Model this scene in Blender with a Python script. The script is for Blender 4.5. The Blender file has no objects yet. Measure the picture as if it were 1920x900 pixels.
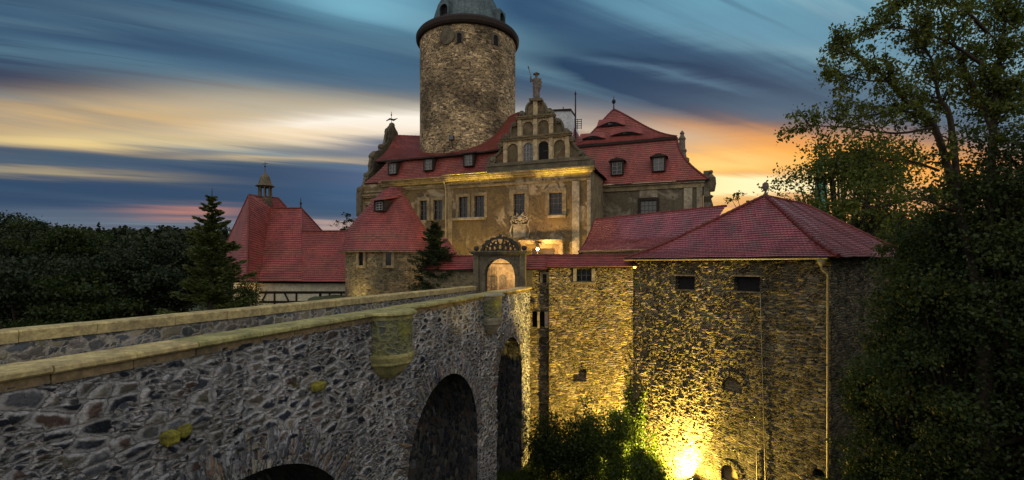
import bpy, math, random
import numpy as np
from mathutils import Vector, Matrix
random.seed(7); rng = np.random.default_rng(7)
PI = math.pi
F, CX, HY = 900.0, 960.0, 495.0          # focal length and horizon of the photograph in its own pixels
scene = bpy.context.scene
COL = scene.collection
V = Vector

def P(px, py, Y):
    return V(((px-CX)*Y/F, Y, (HY-py)*Y/F))
def sm(a, b, x):
    t = min(1, max(0, (x-a)/(b-a))); return t*t*(3-2*t)
def srgb(r, g, b):
    f = lambda c: (c/255/12.92) if c/255 <= .04045 else ((c/255+.055)/1.055)**2.4
    return (f(r), f(g), f(b), 1)

# ------------------------------------------------------------------ node helper
class NT:
    def __init__(s, tree): s.t = tree; s.n = tree.nodes; s.l = tree.links
    def new(s, typ, **kw):
        n = s.n.new(typ)
        for k, v in kw.items(): setattr(n, k, v)
        return n
    def put(s, sock, val):
        if isinstance(val, bpy.types.NodeSocket): s.l.new(val, sock)
        elif val is not None:
            if sock.type == 'RGBA' and isinstance(val, (tuple, list)) and len(val) == 3: val = (*val, 1)
            sock.default_value = val
    def m(s, op, a, b=None, c=None, clamp=False):
        n = s.new('ShaderNodeMath', operation=op, use_clamp=clamp)
        s.put(n.inputs[0], a)
        if b is not None: s.put(n.inputs[1], b)
        if c is not None: s.put(n.inputs[2], c)
        return n.outputs[0]
    def vm(s, op, a, b=None):
        n = s.new('ShaderNodeVectorMath', operation=op)
        s.put(n.inputs[0], a)
        if b is not None: s.put(n.inputs[1], b)
        return n.outputs[0]
    def mix(s, f, a, b, mode='MIX'):
        n = s.new('ShaderNodeMix', data_type='RGBA', blend_type=mode)
        s.put(n.inputs[0], f); s.put(n.inputs[6], a); s.put(n.inputs[7], b)
        return n.outputs[2]
    def noise(s, vec, scale, detail=4, rough=.55, dist=0):
        n = s.new('ShaderNodeTexNoise'); s.put(n.inputs['Vector'], vec)
        n.inputs['Scale'].default_value = scale; n.inputs['Detail'].default_value = detail
        n.inputs['Roughness'].default_value = rough; n.inputs['Distortion'].default_value = dist
        return n
    def ramp(s, fac, stops, interp='LINEAR'):
        n = s.new('ShaderNodeValToRGB'); n.color_ramp.interpolation = interp
        e = n.color_ramp.elements
        while len(e) < len(stops): e.new(.5)
        for k, (p, c) in enumerate(stops):
            e[k].position = p; e[k].color = c if len(c) == 4 else (*c, 1)
        s.put(n.inputs[0], fac); return n.outputs[0]
    def rmap(s, x, a, b, c=0., d=1.):
        n = s.new('ShaderNodeMapRange', interpolation_type='SMOOTHSTEP')
        s.put(n.inputs[0], x); n.inputs[1].default_value = a; n.inputs[2].default_value = b
        n.inputs[3].default_value = c; n.inputs[4].default_value = d
        return n.outputs[0]
    def comb(s, x, y, z=0.):
        n = s.new('ShaderNodeCombineXYZ'); s.put(n.inputs[0], x); s.put(n.inputs[1], y); s.put(n.inputs[2], z); return n.outputs[0]
    def sep(s, v):
        n = s.new('ShaderNodeSeparateXYZ'); s.put(n.inputs[0], v); return n.outputs
def new_mat(name):
    m = bpy.data.materials.new(name); m.use_nodes = True
    nt = NT(m.node_tree); bs = nt.n['Principled BSDF']; out = nt.n['Material Output']
    return m, nt, bs, out
def bump(nt, bs, h, strength=.6, dist=.03):
    b = nt.new('ShaderNodeBump'); b.inputs['Strength'].default_value = strength; b.inputs['Distance'].default_value = dist
    nt.put(b.inputs['Height'], h); nt.l.new(b.outputs[0], bs.inputs['Normal'])

def mat_stone(name, w, h, stones, mortar, disp=.05, mort=.07, mortar_amt=1., moss=0., mosscol=(.16,.17,.03), seed=0., rough=.85, gapdark=0., relief=1., macro=.25, damt=1.1, mcr=(.72,1.22), bloom=0., ragged=.34, mw=2.):
    """rubble masonry: cells of about w x h metres in the wall's own UV (metres)"""
    m, nt, bs, out = new_mat(name)
    uv = nt.new('ShaderNodeUVMap').outputs[0]
    x, y, _ = nt.sep(uv)
    base = nt.comb(nt.m('DIVIDE', x, w), nt.m('DIVIDE', y, h), seed)
    d1 = nt.noise(uv, 1.5/max(w, h), 5, .6).outputs['Color']
    d1 = nt.vm('SUBTRACT', d1, (.5, .5, .5))
    n = nt.new('ShaderNodeVectorMath', operation='SCALE'); nt.put(n.inputs[0], d1); n.inputs[3].default_value = damt
    c = nt.vm('ADD', base, n.outputs[0])
    def vor(feature, sc):
        v = nt.new('ShaderNodeTexVoronoi', feature=feature, voronoi_dimensions='2D')
        nt.put(v.inputs['Vector'], c); v.inputs['Scale'].default_value = sc
        v.inputs['Randomness'].default_value = .92
        return v
    va, vb = vor('F1', 1.), vor('F1', 2.1)
    ea, eb = vor('DISTANCE_TO_EDGE', 1.), vor('DISTANCE_TO_EDGE', 2.1)
    # some areas of small stones, others of big ones
    pick = nt.m('GREATER_THAN', nt.noise(uv, .7/w, 1).outputs[0], .53)
    edge = nt.m('ADD', nt.m('MULTIPLY', ea.outputs[0], nt.m('SUBTRACT', 1., pick)), nt.m('MULTIPLY', nt.m('MINIMUM', nt.m('MULTIPLY', eb.outputs[0], .9), 10.), pick))
    colr = nt.mix(pick, va.outputs['Color'], vb.outputs['Color'])
    r1, r2, r3 = nt.sep(colr)
    fine = nt.noise(uv, 9, 6, .7).outputs[0]; vfine = nt.noise(uv, 38, 3, .7).outputs[0]
    e2 = nt.m('ADD', edge, nt.m('MULTIPLY', nt.m('SUBTRACT', nt.noise(uv, 5.5, 6, .75).outputs[0], .5), ragged))
    stonemask = nt.rmap(e2, mort*.5, mort*mw)
    k = len(stones)
    sc = nt.ramp(r1, [(i/k, (*s_, 1)) for i, s_ in enumerate(stones)], 'CONSTANT')
    val = nt.m('ADD', nt.m('MULTIPLY', r2, .75), .62)
    sc = nt.mix(1., sc, nt.comb(val, val, val), 'MULTIPLY')
    vein = nt.m('ADD', nt.m('MULTIPLY', nt.noise(nt.vm('MULTIPLY', uv, (1., 3., 1.)), 6, 6, .75, .6).outputs[0], 1.5), .28)
    sc = nt.mix(1., sc, nt.comb(vein, vein, vein), 'MULTIPLY')
    mc = nt.mix(nt.rmap(fine, .3, .7), tuple(q*.62 for q in mortar), mortar)
    # mortar smeared over some stones
    smear = nt.m('MULTIPLY', nt.rmap(nt.noise(uv, 1.6/w, 5, .7).outputs[0], .55, .70), .35*mortar_amt)
    sc = nt.mix(smear, sc, mc)
    col = nt.mix(nt.m('MULTIPLY', nt.m('SUBTRACT', 1., stonemask), mortar_amt), sc, mc)
    if gapdark:
        g = nt.m('MULTIPLY', nt.rmap(nt.noise(uv, 2.2/w, 4, .7).outputs[0], .5, .6), gapdark)
        g = nt.m('MULTIPLY', g, nt.m('SUBTRACT', 1., stonemask))
        col = nt.mix(g, col, (.02, .018, .015))
    big = nt.noise(uv, macro, 4, .6).outputs[0]
    bv = nt.rmap(big, .34, .66, *mcr)
    col = nt.mix(1., col, nt.comb(bv, bv, bv), 'MULTIPLY')
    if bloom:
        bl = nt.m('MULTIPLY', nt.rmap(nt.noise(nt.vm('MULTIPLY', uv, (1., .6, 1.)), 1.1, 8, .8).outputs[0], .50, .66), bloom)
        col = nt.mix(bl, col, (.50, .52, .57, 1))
    if moss:
        mm = nt.m('MULTIPLY', nt.rmap(nt.noise(nt.vm('ADD', uv, (7.3, 2.1, 0)), .8, 5, .7).outputs[0], .62-.25*moss, .74-.1*moss), .9)
        col = nt.mix(mm, col, nt.mix(fine, mosscol, tuple(q*1.7 for q in mosscol)))
    nt.put(bs.inputs['Base Color'], col); bs.inputs['Roughness'].default_value = rough
    bs.inputs['Specular IOR Level'].default_value = .3
    dome = nt.m('POWER', nt.m('MINIMUM', nt.m('MULTIPLY', nt.m('MAXIMUM', edge, 0.), 2.6), 1.), .45)
    per = nt.m('ADD', nt.m('MULTIPLY', r3, .85), .3)
    hh = nt.m('MULTIPLY', nt.m('MULTIPLY', dome, per), relief)
    hh = nt.m('ADD', hh, nt.m('MULTIPLY', fine, .75)); hh = nt.m('ADD', hh, nt.m('MULTIPLY', vfine, .22))
    bump(nt, bs, hh, .95, disp*1.25)
    return m, nt, hh, out
def add_disp(pack, scale):
    m, nt, hh, out = pack
    d = nt.new('ShaderNodeDisplacement'); d.inputs['Midlevel'].default_value = .9; d.inputs['Scale'].default_value = scale
    nt.put(d.inputs['Height'], hh); nt.l.new(d.outputs[0], out.inputs['Displacement'])
    try: m.displacement_method = 'BOTH'
    except Exception: m.cycles.displacement_method = 'BOTH'
    return m

def mat_tiles(name, base, rough=.5, vary=.35):
    """UV: x in tile widths, y in courses"""
    m, nt, bs, out = new_mat(name)
    uv = nt.new('ShaderNodeUVMap').outputs[0]
    x, y, _ = nt.sep(uv)
    row = nt.m('FLOOR', y); fy = nt.m('SUBTRACT', y, row)
    xs = nt.m('ADD', x, nt.m('MULTIPLY', nt.m('MODULO', row, 2.), .5))
    cx = nt.m('FLOOR', xs); fx = nt.m('SUBTRACT', xs, cx)
    wn = nt.new('ShaderNodeTexWhiteNoise', noise_dimensions='2D'); nt.put(wn.inputs['Vector'], nt.comb(cx, row))
    rnd = wn.outputs['Value']
    a = nt.m('ABSOLUTE', nt.m('SUBTRACT', nt.m('MULTIPLY', fx, 2.), 1.))
    curve = nt.m('MULTIPLY', nt.m('POWER', a, 2.6), .42)           # rounded lower end of the tile
    gap_shade = nt.m('LESS_THAN', fy, nt.m('ADD', curve, .13))
    v = nt.m('ADD', nt.m('MULTIPLY', rnd, vary), 1-vary*.5)
    big = nt.noise(uv, .11, 5, .65).outputs[0]
    v = nt.m('MULTIPLY', v, nt.rmap(big, .3, .7, .72, 1.2))
    col = nt.mix(1., base, nt.comb(v, v, v), 'MULTIPLY')
    col = nt.mix(nt.m('GREATER_THAN', rnd, .96), col, tuple(q*.65 for q in base))
    grime = nt.rmap(nt.noise(uv, .3, 7, .8).outputs[0], .52, .68)
    col = nt.mix(nt.m('MULTIPLY', grime, .5), col, (.06, .035, .03))
    col = nt.mix(nt.m('MULTIPLY', gap_shade, .8), col, tuple(q*.16 for q in base))  # shadow line under each course painted into the tile colour
    nt.put(bs.inputs['Base Color'], col)
    nt.put(bs.inputs['Roughness'], nt.m('ADD', nt.m('MULTIPLY', rnd, .08), rough-.04))
    bs.inputs['Specular IOR Level'].default_value = .45
    h = nt.m('SUBTRACT', nt.m('SUBTRACT', nt.m('MULTIPLY', rnd, .25), nt.m('MULTIPLY', gap_shade, .8)), nt.m('MULTIPLY', nt.m('POWER', a, 4.), .45))
    bump(nt, bs, h, .5, .02)
    return m

def mat_plain(name, col, rough=.7, metal=0., nscale=3., namt=.35, b=.25, bd=.02, detail=6, col2=None, spec=.3, emit=None, es=0.):
    m, nt, bs, out = new_mat(name)
    tc = nt.new('ShaderNodeTexCoord').outputs['Object']
    n = nt.noise(tc, nscale, detail, .65).outputs[0]
    c2 = col2 or tuple(q*(1-namt) for q in col)
    n3 = nt.noise(tc, nscale*5.3, 7, .75, .4).outputs[0]; cc_ = nt.mix(nt.rmap(n, .32, .68), col, c2)
    vv_ = nt.rmap(n3, .36, .62, 1.2, .68 if namt > .3 or col2 else .85); nt.put(bs.inputs['Base Color'], nt.mix(1., cc_, nt.comb(vv_, vv_, vv_), 'MULTIPLY'))
    bs.inputs['Roughness'].default_value = rough; bs.inputs['Metallic'].default_value = metal
    bs.inputs['Specular IOR Level'].default_value = spec
    n2 = nt.noise(tc, nscale*7, 5, .7).outputs[0]
    if b: bump(nt, bs, n2, b, bd)
    if emit:
        nt.put(bs.inputs['Emission Color'], emit); bs.inputs['Emission Strength'].default_value = es
    return m

def mat_plaster(name, ochre, patch, brick, seed=0.):
    m, nt, bs, out = new_mat(name)
    uv = nt.vm('ADD', nt.new('ShaderNodeUVMap').outputs[0], (seed, seed*.7, 0))
    n1 = nt.noise(uv, .28, 7, .66, .5).outputs[0]; n2 = nt.noise(nt.vm('ADD', uv, (13, 4, 0)), .36, 8, .74, 1.).outputs[0]
    n3 = nt.noise(uv, 3.5, 6, .7).outputs[0]
    st = nt.noise(nt.vm('MULTIPLY', uv, (1.8, .22, 1)), 1., 6, .7).outputs[0]
    col = nt.mix(nt.rmap(n3, .3, .7), ochre, tuple(q*.66 for q in ochre))
    col = nt.mix(nt.m('MULTIPLY', nt.rmap(st, .5, .7), .55), col, tuple(q*.4 for q in ochre))
    col = nt.mix(nt.m('MULTIPLY', nt.rmap(n1, .52, .62), .85), col, patch)
    bt = nt.new('ShaderNodeTexBrick'); nt.put(bt.inputs['Vector'], nt.vm('MULTIPLY', uv, (2., 2., 1.)))
    bt.inputs['Color1'].default_value = (*brick, 1); bt.inputs['Color2'].default_value = (*[q*.6 for q in brick], 1)
    bt.inputs['Mortar'].default_value = (*[q*.7 for q in patch], 1); bt.inputs['Scale'].default_value = 1.8
    bm = nt.rmap(n2, .53, .57)
    col = nt.mix(bm, col, bt.outputs[0])
    nt.put(bs.inputs['Base Color'], col); bs.inputs['Roughness'].default_value = .9
    bs.inputs['Specular IOR Level'].default_value = .2
    h = nt.m('SUBTRACT', nt.m('MULTIPLY', n3, .6), nt.m('MULTIPLY', bm, .8))
    h = nt.m('ADD', h, nt.m('MULTIPLY', bt.outputs['Fac'], nt.m('MULTIPLY', bm, -.5)))
    h = nt.m('SUBTRACT', h, nt.m('MULTIPLY', nt.rmap(n1, .5, .53), .5))
    bump(nt, bs, h, .9, .04)
    return m

def mat_leaf(name, c1, c2, c3, trans=.25):
    m, nt, bs, out = new_mat(name)
    g = nt.new('ShaderNodeNewGeometry')
    tc = nt.new('ShaderNodeTexCoord').outputs['Object']
    r = g.outputs['Random Per Island']
    col = nt.mix(r, c1, c2)
    big = nt.noise(tc, .5, 3).outputs[0]
    col = nt.mix(nt.rmap(big, .42, .66), col, c3)
    nt.put(bs.inputs['Base Color'], col); bs.inputs['Roughness'].default_value = .6
    bs.inputs['Specular IOR Level'].default_value = .25
    t = nt.new('ShaderNodeBsdfTranslucent'); nt.put(t.inputs[0], nt.mix(1., col, (1.3, 1.5, .5, 1), 'MULTIPLY'))
    ms = nt.new('ShaderNodeMixShader'); ms.inputs[0].default_value = trans
    nt.l.new(bs.outputs[0], ms.inputs[1]); nt.l.new(t.outputs[0], ms.inputs[2]); nt.l.new(ms.outputs[0], out.inputs[0])
    return m

# ------------------------------------------------------------------ materials
SL = [(.035,.045,.068),(.15,.15,.15),(.025,.032,.05),(.20,.17,.14),(.07,.085,.12),(.15,.10,.08),(.24,.25,.28),(.04,.043,.052),(.28,.25,.19),(.03,.038,.06)]
MAR = (.66,.64,.64)
M = {}
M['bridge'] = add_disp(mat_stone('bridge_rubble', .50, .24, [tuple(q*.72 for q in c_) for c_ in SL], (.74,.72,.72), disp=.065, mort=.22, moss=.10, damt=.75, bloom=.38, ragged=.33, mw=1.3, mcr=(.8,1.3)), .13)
M['voussoir'] = add_disp(mat_stone('arch_ring_stones', .15, 1.1, [(.32,.31,.33),(.14,.14,.16),(.36,.32,.24),(.24,.24,.27),(.09,.10,.13),(.28,.19,.13)], (.55,.54,.54), disp=.05, mort=.10, moss=.1, seed=3., damt=.45), .08)
M['vault'] = mat_stone('shaded_vault_rubble', .5, .2, [tuple(q*.4 for q in c) for c in SL], (.07,.07,.07), disp=.05, seed=2.)[0]  # shade of the arch interiors put into the colour: bridge stones darkened
M['parapet'] = mat_stone('parapet_rubble', .45, .24, [(.17,.15,.13),(.11,.11,.11),(.22,.19,.13),(.09,.10,.11)], (.42,.38,.32), disp=.05, mort=.09, moss=.1, seed=5.)[0]
YS = [(.22,.17,.09),(.11,.09,.06),(.30,.23,.12),(.16,.14,.11),(.08,.065,.05),(.26,.21,.14)]
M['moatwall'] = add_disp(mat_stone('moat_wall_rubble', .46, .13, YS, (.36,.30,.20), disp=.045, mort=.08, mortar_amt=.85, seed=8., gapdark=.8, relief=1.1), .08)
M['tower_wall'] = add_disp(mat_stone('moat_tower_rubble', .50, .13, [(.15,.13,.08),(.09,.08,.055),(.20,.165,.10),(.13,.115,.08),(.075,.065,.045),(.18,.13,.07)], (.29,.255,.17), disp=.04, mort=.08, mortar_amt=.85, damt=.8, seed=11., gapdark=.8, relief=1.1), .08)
M['keep'] = mat_stone('keep_rubble', .50, .20, [(.40,.28,.14),(.20,.14,.08),(.55,.40,.22),(.31,.23,.13),(.10,.07,.045)], (.62,.48,.28), disp=.10, mort=.06, mortar_amt=.8, seed=14., gapdark=.9, macro=.22, mcr=(.38,1.25))[0]
M['bastion'] = mat_stone('bastion_rubble', .4, .18, [(.15,.12,.07),(.08,.075,.05),(.20,.16,.09)], (.24,.20,.12), disp=.06, seed=17.)[0]
M['mossy'] = mat_stone('mossy_rubble', .36, .24, [(.13,.14,.09),(.20,.20,.10),(.09,.10,.08)], (.34,.34,.17), disp=.07, mort=.10, moss=.5, mosscol=(.17,.17,.035), seed=20.)[0]
M['sand'] = mat_plain('weathered_sandstone', (.58,.46,.20), .85, nscale=1.3, col2=(.33,.26,.13), b=.5, bd=.02)
M['sand_moss'] = mat_plain('mossy_sandstone', (.42,.37,.15), .88, nscale=1.7, col2=(.20,.19,.08), b=.6, bd=.02)
M['sand_gray'] = mat_plain('grey_sandstone', (.30,.27,.20), .85, nscale=2., col2=(.17,.16,.12), b=.5, bd=.02)
M['brownstone'] = mat_plain('reddish_sandstone', (.33,.20,.11), .85, nscale=2., col2=(.22,.14,.08), b=.5)
M['trim'] = mat_plain('ochre_stone_trim', (.27,.21,.115), .85, nscale=.9, col2=(.13,.10,.06), b=.5, bd=.03)
M['trim_dark'] = mat_plain('sooty_stone_trim', (.135,.115,.075), .88, nscale=1.1, col2=(.07,.06,.042), b=.5, bd=.03)
M['gable_trim'] = mat_plain('pale_gable_stone', (.47,.38,.22), .85, nscale=1.5, col2=(.26,.20,.12), b=.4)
M['trim_pale'] = mat_plain('pale_stone_trim', (.36,.31,.22), .85, nscale=.7, col2=(.17,.14,.095), b=.4)
M['brickfill'] = mat_plaster('gable_infill', (.13,.105,.06), (.20,.15,.09), (.16,.09,.05), 3.)
M['plaster'] = mat_plaster('palace_plaster', (.165,.118,.056), (.33,.27,.18), (.12,.085,.05), 0.)
M['plaster2'] = mat_plaster('pavilion_plaster', (.12,.10,.065), (.23,.2,.15), (.16,.13,.095), 31.)
M['cream'] = mat_plain('cream_plaster', (.62,.58,.44), .9, nscale=.8, namt=.25, b=.2)
M['timber'] = mat_plain('dark_timber', (.022,.014,.011), .8, nscale=6)
M['tile'] = mat_tiles('red_roof_tiles', (.265,.058,.046))
M['tile_old'] = mat_tiles('old_red_roof_tiles', (.225,.048,.035), vary=.5)
M['tile_gray'] = mat_tiles('weathered_plum_tiles', (.31,.085,.088), rough=.24, vary=.26)
M['ridge'] = mat_plain('ridge_tile', (.17,.035,.03), .6, nscale=5, namt=.5)
M['copper'] = mat_plain('patinated_sheet_metal', (.085,.125,.13), .5, metal=.25, nscale=.6, col2=(.045,.065,.075), b=.2)
M['verdigris'] = mat_plain('green_copper', (.07,.25,.19), .55, nscale=1.5, namt=.3)
M['dark'] = mat_plain('dark_eaves_wood', (.028,.018,.014), .8, nscale=4)
M['iron_stone'] = mat_plain('blackened_stone', (.05,.043,.033), .88, nscale=3)
M['sand_brown'] = mat_plain('brown_sandstone_course', (.27,.19,.10), .88, nscale=1.5, col2=(.13,.10,.06), b=.5)
M['iron'] = mat_plain('wrought_iron', (.02,.02,.02), .5, metal=.5, nscale=9)
M['gutter'] = mat_plain('zinc_gutter', (.34,.29,.19), .45, metal=.4, nscale=3, namt=.3)
M['glass'] = mat_plain('dark_window_glass', (.012,.014,.018), .12, nscale=2, b=.12, bd=.006, spec=.35)
M['glass_pale'] = mat_plain('curtained_glass', (.05,.055,.06), .15, nscale=6, namt=.4, b=.05, bd=.004, spec=.6)
M['frame'] = mat_plain('window_bars', (.11,.095,.075), .6, nscale=8)
M['frame_pale'] = mat_plain('pale_window_bars', (.28,.27,.25), .6, nscale=8)
M['unlit_void'] = mat_plain('unlit_black_void', (.012,.011,.012), .95, nscale=2)  # near-black panels painting the unlit depth behind openings
M['white'] = mat_plain('white_render', (.52,.54,.58), .8, nscale=.7, namt=.25)
M['statue'] = mat_plain('grey_carved_stone', (.17,.145,.12), .85, nscale=3, namt=.5, b=.5)
M['cobble'] = mat_stone('cobbled_road', .16, .16, [(.12,.11,.10),(.16,.15,.13)], (.10,.09,.075), disp=.02, seed=23.)[0]
M['asph'] = M['cobble']
M['bark'] = mat_plain('bark', (.045,.035,.025), .9, nscale=5, namt=.5, b=.8, bd=.03)
M['lamp'] = mat_plain('lit_lamp_glass', (.9,.7,.4), .4, b=0, emit=(1., .62, .22, 1), es=55)
M['lamp2'] = mat_plain('floodlight_lens', (.9,.8,.5), .4, b=0, emit=(1., .8, .36, 1), es=45)
M['lampsoft'] = mat_plain('small_lit_lamp_glass', (.9,.7,.4), .4, b=0, emit=(1., .62, .2, 1), es=3.)
M['brickred'] = mat_plain('terracotta', (.25,.06,.04), .8, nscale=5)
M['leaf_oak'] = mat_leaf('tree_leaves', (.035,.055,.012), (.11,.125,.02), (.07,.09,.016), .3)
M['leaf_dark'] = mat_leaf('dark_tree_leaves', (.014,.028,.009), (.045,.062,.013), (.028,.044,.011), .25)  # darker leaf greens, the same through the whole crown
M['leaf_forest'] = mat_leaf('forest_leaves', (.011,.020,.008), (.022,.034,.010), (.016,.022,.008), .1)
M['needle'] = mat_leaf('spruce_needles', (.032,.052,.018), (.12,.135,.032), (.07,.09,.024), .15)
M['needle_dark'] = mat_leaf('dark_spruce_needles', (.018,.032,.014), (.05,.064,.022), (.03,.042,.016), .12)
M['leaf_bush'] = mat_leaf('bush_leaves', (.05,.085,.02), (.11,.15,.03), (.08,.115,.025), .3)
M['grass'] = mat_leaf('grass_blades', (.03,.06,.012), (.09,.12,.025), (.06,.08,.02), .25)
M['flower'] = mat_leaf('red_flowers', (.25,.02,.02), (.35,.05,.03), (.06,.10,.02), .2)

# ------------------------------------------------------------------ mesh builder
def wloc(o):
    l = V((0,0,0))
    while o: l += o.location; o = o.parent
    return l
def auto_uv(vs):
    n = V((0,0,0))
    for i in range(len(vs)):
        a, b = vs[i], vs[(i+1) % len(vs)]
        n += V(((a.y-b.y)*(a.z+b.z), (a.z-b.z)*(a.x+b.x), (a.x-b.x)*(a.y+b.y)))
    if n.length < 1e-9: n = V((0,0,1))
    n.normalize()
    u = V((0,0,1)).cross(n)
    u = V((1,0,0)) if u.length < .05 else u.normalized()
    w = n.cross(u)
    return [(p.dot(u), p.dot(w)) for p in vs]
class MB:
    def __init__(s): s.v = []; s.f = []; s.uv = []; s.sm = []
    def face(s, vs, uv=None, smooth=False):
        vs = [V(p) for p in vs]; i = len(s.v); s.v += vs; s.f.append(list(range(i, i+len(vs))))
        s.uv.append(uv or auto_uv(vs)); s.sm.append(smooth)
    def box(s, c, ax, ay, az):
        c = V(c); ax, ay, az = V(ax), V(ay), V(az)
        q = lambda i, j, k: c+ax*i+ay*j+az*k
        for fc in (((-1,-1,-1),(-1,1,-1),(1,1,-1),(1,-1,-1)), ((-1,-1,1),(1,-1,1),(1,1,1),(-1,1,1)),
                   ((-1,-1,-1),(1,-1,-1),(1,-1,1),(-1,-1,1)), ((1,1,-1),(-1,1,-1),(-1,1,1),(1,1,1)),
                   ((-1,1,-1),(-1,-1,-1),(-1,-1,1),(-1,1,1)), ((1,-1,-1),(1,1,-1),(1,1,1),(1,-1,1))):
            s.face([q(*t) for t in fc])
        return s
    def prism(s, pl, poly, o0, o1):
        """poly: (s, z) outline on plane pl, extruded from offset o0 to o1 (towards the viewer)"""
        a = [pl.pt(x, z, o1) for x, z in poly]; b = [pl.pt(x, z, o0) for x, z in poly]
        s.face(a); s.face(b[::-1])
        for i in range(len(poly)):
            j = (i+1) % len(poly); s.face([a[j], a[i], b[i], b[j]])
        return s
    def rect(s, pl, s0, z0, s1, z1, o0, o1):
        return s.prism(pl, [(s0,z0),(s1,z0),(s1,z1),(s0,z1)], o0, o1)
    def tube(s, pts, rs, n=6, cap=True, smooth=True):
        pts = [V(p) for p in pts]
        if not hasattr(rs, '__len__'): rs = [rs]*len(pts)
        rings = []; L = 0; Ls = [0]
        for i in range(1, len(pts)): L += (pts[i]-pts[i-1]).length; Ls.append(L)
        prev = None
        for i, p in enumerate(pts):
            t = (pts[min(i+1, len(pts)-1)]-pts[max(i-1, 0)]).normalized()
            if prev is None: a = t.orthogonal().normalized()
            else:
                a = prev - t*prev.dot(t); a = a.normalized() if a.length > 1e-4 else t.orthogonal().normalized()
            prev = a; b = t.cross(a)
            rings.append([p+(a*math.cos(2*PI*k/n)+b*math.sin(2*PI*k/n))*rs[i] for k in range(n)])
        i0 = len(s.v)
        for r in rings: s.v += r
        for i in range(len(rings)-1):
            for k in range(n):
                k2 = (k+1) % n
                s.f.append([i0+i*n+k, i0+i*n+k2, i0+(i+1)*n+k2, i0+(i+1)*n+k])
                s.uv.append([(k/n, Ls[i]), ((k+1)/n, Ls[i]), ((k+1)/n, Ls[i+1]), (k/n, Ls[i+1])]); s.sm.append(smooth)
        if cap:
            for r, rev in ((rings[0], True), (rings[-1], False)): s.face(r[::-1] if rev else r)
        return s
    def lathe(s, c, prof, n=24, a0=0., a1=2*PI, su=1., smooth=True, uvs=None, sx=1., ex=V((1,0,0)), ey=V((0,1,0)), sy=1.):
        """prof: list of (radius, z) around centre c"""
        c = V(c); L = [0]
        for i in range(1, len(prof)): L.append(L[-1]+math.hypot(prof[i][0]-prof[i-1][0], prof[i][1]-prof[i-1][1]))
        rm = max(p[0] for p in prof)
        q = lambda k, i: c+ex*(math.cos(a0+(a1-a0)*k/n)*prof[i][0]*sx)+ey*(math.sin(a0+(a1-a0)*k/n)*prof[i][0]*sy)+V((0,0,prof[i][1]))
        for k in range(n):
            for i in range(len(prof)-1):
                u0, u1 = (a1-a0)*k/n*rm*su, (a1-a0)*(k+1)/n*rm*su
                vs = [q(k,i), q(k+1,i), q(k+1,i+1), q(k,i+1)]
                uv = [(u0,L[i]),(u1,L[i]),(u1,L[i+1]),(u0,L[i+1])]
                if prof[i][0] < 1e-5: vs, uv = vs[1:], uv[1:]
                elif prof[i+1][0] < 1e-5: vs, uv = vs[:3], uv[:3]
                s.face(vs, uv, smooth)
        return s
    def ball(s, c, r, n=10, sz=1.):
        return s.lathe(c, [(r*math.cos(t), r*sz*math.sin(t)) if abs(math.cos(t)) > 1e-6 else (0, r*sz*math.sin(t)) for t in [(-.5+i/n)*PI for i in range(n+1)]], n=n+4)
    def courses(s, S, rows, cols, lift=.028, width=.19, length=None, cone=False):
        """tile courses laid on the surface S(a, t): a along the eaves, t up the slope; each course laps the one below"""
        for i in range(rows):
            t0, t1 = i/rows, (i+1)/rows
            for j in range(cols):
                a0, a1 = j/cols, (j+1)/cols
                p00, p10, p11, p01 = S(a0,t0), S(a1,t0), S(a1,t1), S(a0,t1)
                n = (p10-p00).cross(p01-p00)
                if n.length < 1e-9: n = (p10-p00).cross(p11-p00)
                if n.length < 1e-9: continue
                n.normalize()
                if n.z < 0: n = -n
                if not cone:
                    p00, p10, p11, p01 = [p+V((0,0,.035*math.sin(p.x*1.25+p.z*.8)*math.cos(p.y*.9)+.018*math.sin(p.x*3.1+p.y*2.3))) for p in (p00,p10,p11,p01)]
                h = V((0,0,1)).cross(n); h = h.normalized() if h.length > 1e-3 else V((1,0,0))
                if cone: us = [a0*length/width, a1*length/width, a1*length/width, a0*length/width]
                else: us = [p.dot(h)/width for p in (p00,p10,p11,p01)]
                L = n*lift
                q = [p00+L, p10+L, p11, p01]
                if (p11-p01).length < 1e-6: s.face(q[:3], [(us[0],i+.001),(us[1],i+.001),(us[2],i+.999)])
                else: s.face(q, [(us[0],i+.001),(us[1],i+.001),(us[2],i+.999),(us[3],i+.999)])
                s.face([p00-L*.4, p10-L*.4, p10+L, p00+L], [(us[0],i),(us[1],i),(us[1],i+.02),(us[0],i+.02)])
        return s
    def build(s, name, mat, parent=None, solid=0., bevel=0.):
        me = bpy.data.meshes.new(name); off = wloc(parent) if parent else V((0,0,0))
        me.from_pydata([tuple(p-off) for p in s.v], [], s.f)
        ul = me.uv_layers.new(name='UVMap')
        ul.data.foreach_set('uv', [c for f in s.uv for t in f for c in t])
        me.polygons.foreach_set('use_smooth', s.sm)
        me.materials.append(M[mat] if isinstance(mat, str) else mat)
        me.update()
        o = bpy.data.objects.new(name, me); COL.objects.link(o); o.parent = parent
        if solid:
            md = o.modifiers.new('thickness', 'SOLIDIFY'); md.thickness = solid; md.offset = -1
        if bevel:
            w = o.modifiers.new('weld', 'WELD'); w.merge_threshold = .0005
            md = o.modifiers.new('edges', 'BEVEL'); md.width = bevel; md.segments = 2; md.limit_method = 'ANGLE'
        return o
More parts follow.
